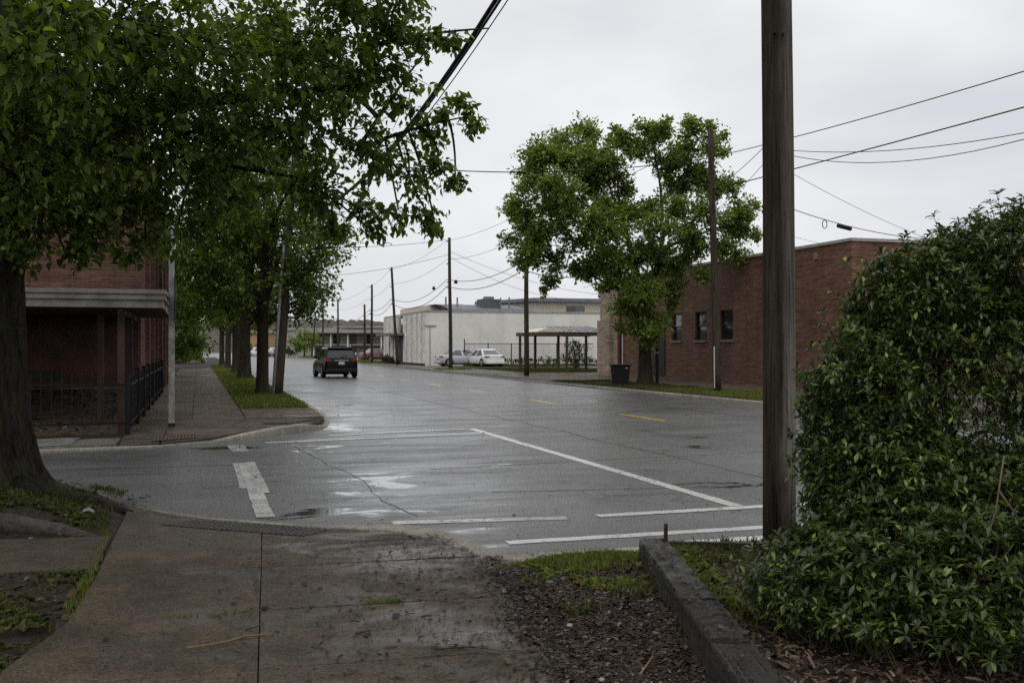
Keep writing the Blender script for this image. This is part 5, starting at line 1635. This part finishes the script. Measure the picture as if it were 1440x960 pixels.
def chips(name, pts, zf, size, mat, label, cat='mulch', flat=.25, aspect=(.25, .6)):
    """thin bent flakes"""
    n = len(pts)
    th = rng.uniform(0, 6.28, n)
    d = np.stack([np.cos(th), np.sin(th), rng.normal(0, flat, n)], 1)
    pos = np.stack([pts[:, 0], pts[:, 1], np.array([zf(x, y) for x, y in pts]) + rng.uniform(.002, .014, n)], 1)
    asp = rng.uniform(*aspect, n)
    tplV = np.array([(-.5, 0, 0), (.5, 0, 0), (.45, .5, .10), (-.45, .5, .08), (.4, 1, 0), (-.4, 1, .02)], float)
    tplF = np.array([(0, 1, 2, 3), (3, 2, 4, 5)])
    y = unit(d)
    nv = np.tile(UP, (n, 1)) + rng.normal(0, flat, (n, 3))
    x = unit(np.cross(y, nv)); z = np.cross(x, y)
    s = (size * rng.lognormal(0, .45, n))[:, None, None]
    V = (tplV[None, :, 0:1] * x[:, None] * asp[:, None, None] + tplV[None, :, 1:2] * y[:, None] + tplV[None, :, 2:3] * z[:, None]) * s + pos[:, None]
    Fq = tplF[None] + (np.arange(n) * 6)[:, None, None]
    o = link(name, arrmesh(name, V.reshape(-1, 3), Fq.reshape(-1, 4)), mat)
    return tag(o, label, cat, None, 'stuff')
def scatter(n, x0, x1, y0, y1, test=None):
    out = []
    while len(out) < n:
        p = np.stack([rng.uniform(x0, x1, n), rng.uniform(y0, y1, n)], 1)
        out += [q for q in p if test is None or test(q[0], q[1])]
    return np.array(out[:n])
def left_of_timber(x, y):
    q = Vector((x, y)) - TA
    return q.dot(tn) * side < -.10 or y > 6.3
def edge_x(y):
    return 1.60 + .17 * (y - 4.5) - .05 * math.sin(y * 5.1)
chips('mulch', scatter(30000, 1.2, 3.2, 3.6, 7.1, lambda x, y: left_of_timber(x, y) and x > edge_x(y) + .07 - abs(rng.normal(0, .11)) and y < 6.95), lambda x, y: soil_z(x, y) if x > edge_x(y) + .06 else RZ(x, y), .018, M_CHIP, 'dark wet bark mulch between the sidewalk and the timber edging')
chips('mulch', scatter(24000, 2.0, 5.2, 2.5, 6.2, lambda x, y: (Vector((x, y)) - TA).dot(tn) * side > .10), lambda x, y: .262, .028, M_STRAW, 'tan mulch inside the raised bed under the bush', flat=.35, aspect=(.12, .4))
chips('leaf_litter', scatter(3200, .1, 1.95, 3.9, 8.3, lambda x, y: rng.uniform() < (.08 + .92 * max(0, (x - .5) / 1.5) ** 1.4)), lambda x, y: RZ(x, y) + .001, .022, M_DEBRIS, 'small dark leaf bits scattered on the wet sidewalk', 'leaf litter', flat=.12, aspect=(.2, .6))
chips('leaf_litter', scatter(1500, -.65, 1.9, 3.6, 9.6), lambda x, y: RZ(x, y) + .001, .014, M_DEBRIS, 'sparse dark specks over the sidewalk slabs', 'leaf litter', flat=.12)
chips('timber_litter', scatter(260, 2.1, 3.1, 3.6, 6.2, lambda x, y: abs((Vector((x, y)) - TA).dot(tn)) < .08), lambda x, y: .345, .022, M_DEBRIS, 'wet leaf bits stuck on the timber edging', 'leaf litter', flat=.1)
chips('road_grit', scatter(2600, -3, 11, 7.6, 20, lambda x, y: rng.uniform() < (11 / (y + 2)) ** 2 and not (x < 2.3 and y < 10.9 - .75 * x) and not (x < 2.6 and y > 17)), lambda x, y: .004, .016, M_DEBRIS, 'bits of leaf and grit on the wet road by the corner', 'leaf litter', flat=.1)
chips('soil_litter', scatter(3000, -3.4, -.62, 4.4, 7.5, lambda x, y: x < -.68 + rng.normal(0, .04) - .12 * (y < 5.4)), soil_z, .034, M_CHIP, 'dark leaf mould on the ground left of the sidewalk', 'leaf litter')
chips('soil_litter', scatter(2200, -3.4, -.5, 8.7, 11.8), lambda x, y: soil_z(x, y) + .004, .032, M_CHIP, 'dark leaf mould around the foot of the big tree', 'leaf litter')
for k, (u, v, z) in enumerate(((895, 848, .17), (858, 862, .16), (801, 880, .15), (846, 956, .15), (941, 883, .16))):
    p = G(u, v, z)
    s_ = random.uniform(.012, .02)
    bm = bmesh.new(); bmesh.ops.create_icosphere(bm, subdivisions=2, radius=s_)
    for w in bm.verts: w.co = Vector((w.co.x * 1.5, w.co.y, w.co.z * .6)) * random.uniform(.88, 1.1)
    me = bpy.data.meshes.new('pebble'); bm.to_mesh(me); bm.free()
    o = link('pebble', me, M_PALE); o.location = (p.x, p.y, z + s_ * .3); o.rotation_euler = (0, 0, random.uniform(0, 3))
    tag(o, 'pale pebble lying on the dark mulch beside the timber edging', 'pebble', 'pale pebbles on the mulch')
def twig(pl, label, z=.126, r=.005, mat=None):
    q = [G(u, v, z) for u, v in pl]
    q = [Vector((p.x, p.y, z + .006 + .006 * (i % 2))) for i, p in enumerate(q)]
    tag(MB().tube(q, [r] * (len(q) - 1) + [r * .4], 5).build('twig', mat or simple('tan_twig', (.16, .12, .06), .7)), label, 'twig')
twig([(263, 912), (290, 910), (318, 903), (345, 897), (364, 894), (384, 894)], 'thin tan twig lying across the sidewalk joint')
twig([(345, 887), (372, 880)], 'tiny dark stem just above the tan twig', mat=M_TWIG)
twig([(500, 892), (522, 888)], 'short dark twig in the middle of the sidewalk', mat=M_TWIG, r=.006)
twig([(900, 950), (918, 925)], 'yellow stalk lying on the dark mulch', z=.15, r=.005, mat=simple('yellow_stalk', (.3, .19, .07), .7))
twig([(610, 914), (662, 912), (700, 915)], 'long dark twig near the muddy sidewalk edge', mat=M_TWIG, r=.004)
lp_ = G(124, 722, .16)
mb = MB(); mb.v += [(-.12, -.03, .02), (.0, -.05, .05), (.13, -.02, .0), (-.10, .05, .06), (.02, .05, .09), (.12, .04, .03)]; mb.f += [(0, 1, 4, 3), (1, 2, 5, 4)]
o = mb.build('litter_scrap', simple('pale_scrap', (.26, .25, .27), .5)); o.location = (lp_.x, lp_.y, .17); o.scale = (.4, .5, .5)
sdm = o.modifiers.new('solid', 'SOLIDIFY'); sdm.thickness = .004
tag(o, 'crumpled pale scrap of litter at the foot of the big tree', 'litter')

def grass(name, pts, zf, h, mat, label, lean=.35, w=.006, parent=None):
    n = len(pts)
    th = rng.uniform(0, 6.28, n)
    hh = h * rng.uniform(.45, 1.25, n)
    base = np.stack([pts[:, 0], pts[:, 1], np.array([zf(x, y) for x, y in pts]) - .004], 1)
    lv = np.stack([np.cos(th), np.sin(th), np.zeros(n)], 1) * (hh * rng.uniform(.05, lean * 2, n))[:, None]
    sd_ = np.stack([-np.sin(th), np.cos(th), np.zeros(n)], 1) * w / 2
    mid = base + lv * .35 + np.stack([0 * hh, 0 * hh, hh * .6], 1)
    tip = base + lv + np.stack([0 * hh, 0 * hh, hh * .95], 1)
    V = np.stack([base - sd_, base + sd_, mid + sd_ * .8, mid - sd_ * .8, tip], 1).reshape(-1, 3)
    T = np.array([(0, 1, 2), (0, 2, 3), (3, 2, 4)])[None] + (np.arange(n) * 5)[:, None, None]
    o = link(name, arrmesh(name, V, T.reshape(-1, 3)), mat, parent)
    return tag(o, label, 'grass' if parent is None else None, None, 'stuff')
def clumpy(sc_, ph, thr):
    return lambda x, y: (math.sin(x * sc_ + ph) * math.sin(y * sc_ * 1.3 + ph * 2) + .5 * math.sin(x * sc_ * 2.7 + y * 3.1 + ph)) > thr + rng.normal(0, .25)
c1 = clumpy(3.1, .4, -.1)
grass('grass', scatter(4600, 2.05, 3.05, 6.05, 7.2, lambda x, y: left_of_timber(x, y) and x > 2.1 + .3 * max(0, 6.9 - y) and c1(x, y)), soil_z, .05, M_GRASS, 'bright tufty grass at the kerb in front of the timber end', w=.007)
c2 = clumpy(5, 1.3, .35)
grass('weeds', scatter(500, 2.0, 2.9, 5.2, 6.6, lambda x, y: left_of_timber(x, y) and c2(x, y)), soil_z, .06, M_WEED, 'sparse weeds growing through the dark mulch', .6, .012)
grass('weeds', scatter(1500, 2.6, 4.3, 3.9, 6.3, lambda x, y: .1 < (Vector((x, y)) - TA).dot(tn) * side < .22 or (y > 5.75 - (x - 3) * .3 and (Vector((x, y)) - TA).dot(tn) * side > .1)), lambda x, y: .262, .06, M_WEED, 'small weeds along the timber and board of the bed', .6, .012)
c3 = clumpy(2.3, 2.2, -.25)
grass('grass', scatter(4500, -3.6, -.7, 4.6, 7.45, c3), soil_z, .036, M_WEED, 'patchy weedy grass left of the sidewalk', .55, .010)
grass('grass', scatter(6500, -4.0, -.75, 9.1, 11.6, lambda x, y: c3(x, y) and (Vector((x - tx, y - ty)).length > .6)), lambda x, y: soil_z(x, y), .05, M_WEED, 'dark weedy grass around the big tree roots', .5, .010)
grass('grass', scatter(420, -.74, -.66, 6.1, 8.9), lambda x, y: .115, .05, M_GRASS, 'thin line of grass along the sidewalk edge', .5, .007)
grass('grass', scatter(120, .96, 1.16, 5.9, 5.98), lambda x, y: .115, .045, M_GRASS, 'small grass tuft growing out of a sidewalk joint', .5, .006)
grass('grass', scatter(130, -.2, .3, 5.93, 5.99), lambda x, y: .115, .03, M_GRASS, 'thin sprouts in the sidewalk joint near the edge', .5, .006)
grass('grass', scatter(70, .345, .375, 6.0, 7.6), lambda x, y: RZ(x, y) - .004, .02, M_WEED, 'tiny sprouts along the lengthwise sidewalk joint', .5, .006)
grass('grass', scatter(120, 2.1, 3.2, 7.30, 7.42), lambda x, y: .03, .035, M_GRASS, 'wisps of grass growing from the kerb seam', .5, .007)
grass('grass', scatter(9000, 1.02, 2.74, 26.2, 37.6), lambda x, y: .11, .12, M_GRASS, 'bright grass strip around the pole with conduit', .3, .02)
grass('grass', scatter(4500, 1.02, 2.74, 39.5, 55.2), lambda x, y: .11, .12, M_GRASS, 'grass strip around the thick pale trunk', .3, .03)
grass('grass', scatter(2600, 1.02, 2.74, 57.2, 90), lambda x, y: .11, .13, M_GRASS, 'farther grass strip under the sidewalk trees', .3, .05)
c4 = clumpy(.9, .3, -.35)
grass('grass', scatter(6500, 15.7, 18.5, 24, 33.5, c4), lambda x, y: .118, .09, M_GRASS, 'grass patch around the leaning pole by the brick wall', .4, .022)
c5 = clumpy(1.1, 1.9, .1)
grass('grass', scatter(6000, 15.65, 18.5, 33.5, 43.5, c5), lambda x, y: .118, .08, M_WEED, 'thin worn grass around the lone tree and litter bin', .5, .022)
grass('lawn_grass', scatter(7000, 19.6, 27.4, 58.3, 72), lambda x, y: .125, .10, M_WEED, 'small lawn below the metal carport', .4, .04)
grass('grass', scatter(1200, 16.2, 18.6, 68.2, 70.6), lambda x, y: .10, .12, M_GRASS, 'small grass patch at the foot of the tall pole', .4, .04)
grass('grass', scatter(2600, 15.8, 19.5, 98, 128), lambda x, y: .10, .18, M_GRASS, 'grass strip along the far kerb by the leaning pole', .4, .07)
grass('grass', scatter(2200, 16, 22, 150, 172), lambda x, y: .10, .25, M_GRASS, 'far grass verge under the small round tree', .4, .10)
grass('grass', scatter(2500, fx0, fx1, 79.0, 81.0), lambda x, y: .10, .22, M_WEED, 'rough grass along the foot of the chain link fence', .4, .05)

def rosettes(name, pts, zf, size, mat, label, nleaf=7):
    LPs, LDs, LSs = [], [], []
    for x, y in pts:
        k = rng.integers(nleaf - 3, nleaf + 3)
        a = rng.uniform(0, 6.28, k)
        z = zf(x, y)
        for q in a:
            LPs.append((x, y, z + rng.uniform(0, .012))); LDs.append((math.cos(q), math.sin(q), rng.uniform(.1, 1.0))); LSs.append(size * rng.uniform(.5, 1.3))
    V, Fq = leaf_arrays(LEAF_A, np.array(LPs), np.array(LDs), np.array(LSs))
    return tag(link(name, quads_mesh(name, V, Fq), mat), label, 'weeds', None, 'stuff')
rosettes('weeds', scatter(900, -3.4, -.72, 4.5, 7.4, lambda x, y: c3(x, y) and x < (-.72 if y > 5.9 else -.95)), soil_z, .045, M_WEED, 'broad leaved weeds on the bare ground beside the sidewalk slabs')
rosettes('weeds', scatter(700, -3.6, -.9, 9.3, 11.4, c3), soil_z, .05, M_WEED, 'broad leaved weeds between the big tree and the root')
rosettes('weeds', scatter(260, 2.1, 3.0, 5.6, 7.2, lambda x, y: left_of_timber(x, y) and c2(x, y)), soil_z, .045, M_GRASS, 'leafy weeds in the mulch near the kerb grass')
rosettes('weeds', scatter(220, 2.7, 4.2, 4.2, 6.2, lambda x, y: .1 < (Vector((x, y)) - TA).dot(tn) * side < .3), lambda x, y: .262, .045, M_GRASS, 'leafy weeds hugging the inside of the timber edging')

chips('porch_litter', scatter(2500, -8, -1.4, 19.15, 24.8), lambda x, y: .125 + .58 * (y - 19.12) / 5.82, .07, M_STRAW, 'brown leaf litter covering the sloping ground under the canopy', 'leaf litter', flat=.3)

# ------------------------------------------------------------------ vehicles
def carpaint(name, col, rough=.25, metal=.0):
    t = Nt(name)
    t.set(Base_Color=t.ramp(t.noise(1.2, 2), (.3, tuple(c * .93 for c in col)), (.7, col)), Roughness=rough, Metallic=metal, Coat_Weight=.9 if sum(col) > .1 else .12, Coat_Roughness=.06, Specular_IOR_Level=.3 if sum(col) > .1 else .12)
    return t.m
M_TAIL = simple('red_tail_lamp', (.28, .018, .022), .2, .1, coat=.6)
M_CHROME = simple('chrome_trim', (.45, .46, .48), .25, .05, metal=.8)
M_PLATE = simple('number_plate', (.55, .56, .56), .5, .08, 20)
M_RIM = simple('alloy_rim', (.42, .43, .44), .35, .08, metal=.6)
M_CARGLASS = glassy('car_glass', (.012, .014, .016), .04)
M_CLEARGLASS = glassy('pale_car_glass', (.10, .115, .125), .04)

def loft(mb, rings, close=True):
    b = len(mb.v); n = len(rings[0])
    for r in rings: mb.v += r
    for i in range(len(rings) - 1):
        for k in range(n):
            k2 = (k + 1) % n
            mb.f.append((b + i * n + k, b + i * n + k2, b + (i + 1) * n + k2, b + (i + 1) * n + k))
    if close:
        mb.f.append(tuple(b + k for k in range(n - 1, -1, -1)))
        mb.f.append(tuple(b + (len(rings) - 1) * n + k for k in range(n)))
def vehicle(name, loc, rz, label, L, W, H, belt, deck, hood, cabin, paint, suv=False, glass=M_CARGLASS, group=None, plate=True, clear=.19, wheel_r=.33, wb=(.8, 3.6), black_lower=False):
    """car with its tail at y=0 and its nose at y=L in local axes; cabin = (rear base, rear top, front top, front base) along y"""
    root = empty(name, loc, label, 'car', group, rz=rz)
    hw = W / 2
    st = [(0.0, .86, belt - .30 if not suv else belt - .12, .40), (.06, .93, deck - .06, .30), (.22, .97, deck, clear), (wb[0] - .1, 1.0, deck + .01, clear), (cabin[0] + .35, 1.0, belt, clear),
          (L * .5, 1.0, belt, clear), (cabin[3] - .15, 1.0, belt - .01, clear), (wb[1] + .1, .99, hood, clear), (L - .3, .93, hood - .10, clear), (L - .06, .82, hood - .2, .28), (L, .7, hood - .32, .36)]
    rings = []
    for y, w, top, bot in st:
        a = hw * w
        mid = bot + (top - bot) * .55
        rings.append([(-a * .90, y, bot), (-a, y, bot + .10), (-a * 1.0, y, mid), (-a * .965, y, top - .05), (-a * .86, y, top), (0, y, top + .025), (a * .86, y, top), (a * .965, y, top - .05), (a * 1.0, y, mid), (a, y, bot + .10), (a * .90, y, bot), (0, y, bot)])
    mb = MB(); loft(mb, rings)
    body = mb.build('body', paint, root, smooth=True)
    ss = body.modifiers.new('sub', 'SUBSURF'); ss.levels = 2; ss.render_levels = 2
    c0, c1_, c2_, c3_ = cabin
    top = H - .0
    bw, tw = hw * .93, hw * (.72 if not suv else .76)
    zb = belt - .03
    # pillars and roof: cabin shell in body colour, glass sheets set 8 mm outside
    base4 = [(-bw, c0, zb), (bw, c0, zb), (bw, c3_, zb), (-bw, c3_, zb)]
    zt = top - .09
    top4 = [(-tw, c1_, zt), (tw, c1_, zt), (tw, c2_, zt), (-tw, c2_, zt)]
    rf4 = [(-tw * .86, c1_ + .12, top), (tw * .86, c1_ + .12, top), (tw * .86, c2_ - .15, top - .01), (-tw * .86, c2_ - .15, top - .01)]
    mb = MB(); mb.v += base4 + top4 + rf4
    mb.f += [(0, 1, 5, 4), (1, 2, 6, 5), (2, 3, 7, 6), (3, 0, 4, 7), (4, 5, 9, 8), (5, 6, 10, 9), (6, 7, 11, 10), (7, 4, 8, 11), (8, 9, 10, 11)]
    cb = mb.build('cabin', paint, root, bevel=.05, seg=3)
    def sheet(nm, q4, ins, parent, off=.012):
        q = [Vector(p) for p in q4]
        c = sum(q, Vector()) / 4
        nv = (q[1] - q[0]).cross(q[3] - q[0]).normalized()
        u_ = [p + (c - p) * ins for p in q]
        mb = MB(); mb.quad(*[p + nv * off for p in u_]); mb.quad(*[p - nv * .01 for p in u_[::-1]])
        mb.f += [(0, 1, 6, 7)[::-1], (1, 2, 5, 6)[::-1], (2, 3, 4, 5)[::-1], (3, 0, 7, 4)[::-1]]
        return mb.build(nm, glass, parent)
    V3 = [Vector(p) for p in base4 + top4]
    sheet('rear_window', [V3[0], V3[1], V3[5], V3[4]], .13, cb)
    sheet('windscreen', [V3[2], V3[3], V3[7], V3[6]], .10, cb)
    for s_, (i0, i1, i2, i3) in ((1, (1, 2, 6, 5)), (-1, (3, 0, 4, 7))):
        a_, b_, cc_, d_ = V3[i0], V3[i1], V3[i2], V3[i3]
        for t0, t1 in ((.08, .48), (.52, .94)):
            sheet('side_window', [a_.lerp(b_, t0), a_.lerp(b_, t1), d_.lerp(cc_, t1), d_.lerp(cc_, t0)], .09, cb)
    for y in wb:
        for s_ in (-1, 1):
            w = empty('wheel', (s_ * (hw - .10), y, wheel_r)); w.parent = root
            mb = MB(); rings = []
            for o_, r_ in ((-.11, wheel_r * .72), (-.115, wheel_r * .93), (-.08, wheel_r), (.08, wheel_r), (.115, wheel_r * .93), (.11, wheel_r * .70), (.07, wheel_r * .66), (-.07, wheel_r * .66)):
                rings.append([(s_ * o_, r_ * math.cos(t), r_ * math.sin(t)) for t in [k * math.pi / 12 for k in range(24)]])
            rings.append(rings[0]); loft(mb, rings, False)
            mb.build('tyre', M_RUBBER, w, smooth=True)
            mb = MB()
            mb.tube([(s_ * .05, 0, 0), (s_ * .10, 0, 0)], wheel_r * .2, 10)
            for k in range(7):
                t = k * 2 * math.pi / 7
                mb.beam((s_ * .085, 0, 0), (s_ * .09, wheel_r * .68 * math.cos(t), wheel_r * .68 * math.sin(t)), .05, .03, (1, 0, 0))
            mb.tube([(s_ * .06, 0, 0), (s_ * .066, 0, 0)], wheel_r * .66, 20)
            mb.build('rim', M_RIM, w)
            # dark wheel arch ring
            mb = MB(); n = 14
            for k in range(n + 1):
                t = math.pi * k / n
                for r_ in (wheel_r * 1.02, wheel_r * 1.20):
                    mb.v.append((s_ * (hw + .004), y + r_ * math.cos(t), wheel_r + r_ * math.sin(t)))
            for k in range(n):
                mb.f.append((2 * k, 2 * k + 1, 2 * k + 3, 2 * k + 2))
            mb.v += [(s_ * (hw - .02), p[1], p[2]) for p in mb.v[:2 * (n + 1)]]
            mb.build('wheel_arch', M_RUBBER, root)
    for s_ in (-1, 1):
        zt_ = deck - (.20 if not suv else .16)
        mb = MB(); mb.v += [(s_ * hw * .52, -.004, zt_ - .01), (s_ * hw * .92, .03, zt_ - .05), (s_ * hw * .99, .26, zt_ - .01), (s_ * hw * .98, .22, zt_ + .10), (s_ * hw * .88, .02, zt_ + .11), (s_ * hw * .52, -.004, zt_ + .07)]
        mb.v += [(x * .9, y + .12, z) for x, y, z in mb.v[:6]]
        f = [(0, 1, 4, 5), (1, 2, 3, 4), (0, 5, 11, 6), (5, 4, 10, 11), (4, 3, 9, 10), (0, 6, 7, 1), (1, 7, 8, 2)]
        mb.f += f
        mb.build('tail_light', M_TAIL, root, bevel=.012)
        mb = MB(); mb.box(s_ * (hw + .02) - .09, s_ * (hw + .02) + .09, c3_ - .42, c3_ - .30, belt - .02, belt + .13); mb.box(s_ * (hw - .02) - .05, s_ * (hw - .02) + .05, c3_ - .40, c3_ - .36, belt - .05, belt + .02)
        mb.build('mirror', paint, root, bevel=.03)
        MB().box(s_ * hw * .5 - .16, s_ * hw * .5 + .16, L - .16, L - .03, hood - .22, hood - .12).build('headlight', M_CHROME, root, bevel=.02)
    if plate:
        MB().box(-.16, .16, -.035, -.02, deck - .36 if suv else deck - .33, deck - .20 if suv else deck - .18).build('number_plate', M_PLATE, root)
    MB().box(-hw * .42, hw * .42, -.03, -.012, deck - .15, deck - .115).build('chrome_strip', M_CHROME, root)
    MB().box(-hw * .88, hw * .88, -.05, .2, clear + .06, clear + .30).build('bumper', M_BLACK if black_lower else paint, root, bevel=.05, seg=3)
    MB().box(-hw * .8, hw * .8, .3, L - .3, clear - .04, clear + .06).build('underside', M_RUBBER, root)
    if suv:
        for s_ in (-1, 1):
            MB().tube([(s_ * tw * .84, c1_ + .25, top + .01), (s_ * tw * .84, c1_ + .35, top + .06), (s_ * tw * .84, c2_ - .5, top + .06), (s_ * tw * .84, c2_ - .4, top)], .022, 6).build('roof_rail', M_CHROME, root)
        MB().box(-tw * .92, tw * .92, c1_ - .14, c1_ + .16, top - .10, top - .05).build('spoiler', paint, root, bevel=.02)
        MB().beam((0, c0 - .01, zb + .10), (.34, c0 + .05, zb + .17), .025, .02).build('rear_wiper', M_RUBBER, root)
        MB().tube([(hw * .45, -.02, clear + .05), (hw * .45, .3, clear + .05)], .04, 8).build('exhaust', M_CHROME, root)
        MB().box(-.03, .03, -.045, -.028, deck - .14, deck - .09).build('badge', M_CHROME, root)
    return root
M_PBLACK = carpaint('black_car_paint', (.003, .003, .0035), .25)
M_PSILVER = carpaint('silver_car_paint', (.50, .52, .56), .35, .3)
M_PWHITE = carpaint('white_car_paint', (.80, .80, .78), .3)
M_PRED = carpaint('dark_red_car_paint', (.14, .02, .022), .3)
sv = G(479, 531.5, 0)
vehicle('suv', (sv.x + .05, sv.y, 0), R(2), 'black sport utility car with silver roof rails driving away on the wet road', 4.6, 1.92, 1.70, 1.08, 1.10, 1.02, (.12, .42, 2.6, 3.35), M_PBLACK, True, wheel_r=.37, wb=(.85, 3.65), clear=.24, black_lower=True)
# parked sedans in the car park
CD = 83.0
p = P(613, 500, CD)
vehicle('sedan', (p.x + .1, p.y, .1), R(-90) + R(4), 'silver parked sedan half hidden by the tall pole and white car', 4.75, 1.8, 1.47, .93, .98, .90, (.55, 1.25, 2.55, 3.5), M_PSILVER, glass=M_CLEARGLASS, plate=False)
p = P(697, 500, 80.5)
ws = vehicle('sedan', (p.x, p.y, .1), R(9), 'white parked sedan with dented corner in front of the silver one', 4.7, 1.8, 1.47, .93, .99, .90, (.55, 1.3, 2.55, 3.5), M_PWHITE, glass=M_CLEARGLASS, plate=False)
p = P(508, 500, 119)
vehicle('sedan', (p.x, p.y, .1), R(-70), 'dark red car parked beyond the white building beside a pole', 4.6, 1.8, 1.47, .93, .98, .90, (.55, 1.25, 2.55, 3.5), M_PRED, glass=M_CLEARGLASS, plate=False)
p = P(352, 500, 190)
vehicle('pickup', (p.x - 1, p.y, 0), R(-78), 'far white car parked across the road end behind the trunks', 4.9, 1.9, 1.75, 1.05, 1.0, 1.0, (1.4, 1.8, 2.9, 3.6), M_PWHITE, glass=M_CLEARGLASS, plate=False)
p = P(368, 500, 186)
vehicle('pickup', (p.x, p.y, 0), R(-82), 'second far white car beside the tan shop', 4.9, 1.9, 1.65, 1.0, 1.0, 1.0, (1.2, 1.7, 2.8, 3.5), M_PWHITE, glass=M_CLEARGLASS, plate=False)
p = P(392, 500, 182)
vehicle('sedan', (p.x, p.y, 0), R(10), 'far red car next to the pale sloping drive', 4.6, 1.8, 1.47, .93, .98, .90, (.55, 1.25, 2.55, 3.5), M_PRED, plate=False)
p = P(440, 500, 160)
vehicle('sedan', (p.x + 3, p.y + 4, .1), R(-80), 'far pale car behind the small round tree', 4.6, 1.8, 1.47, .93, .98, .90, (.55, 1.25, 2.55, 3.5), M_PWHITE, plate=False)
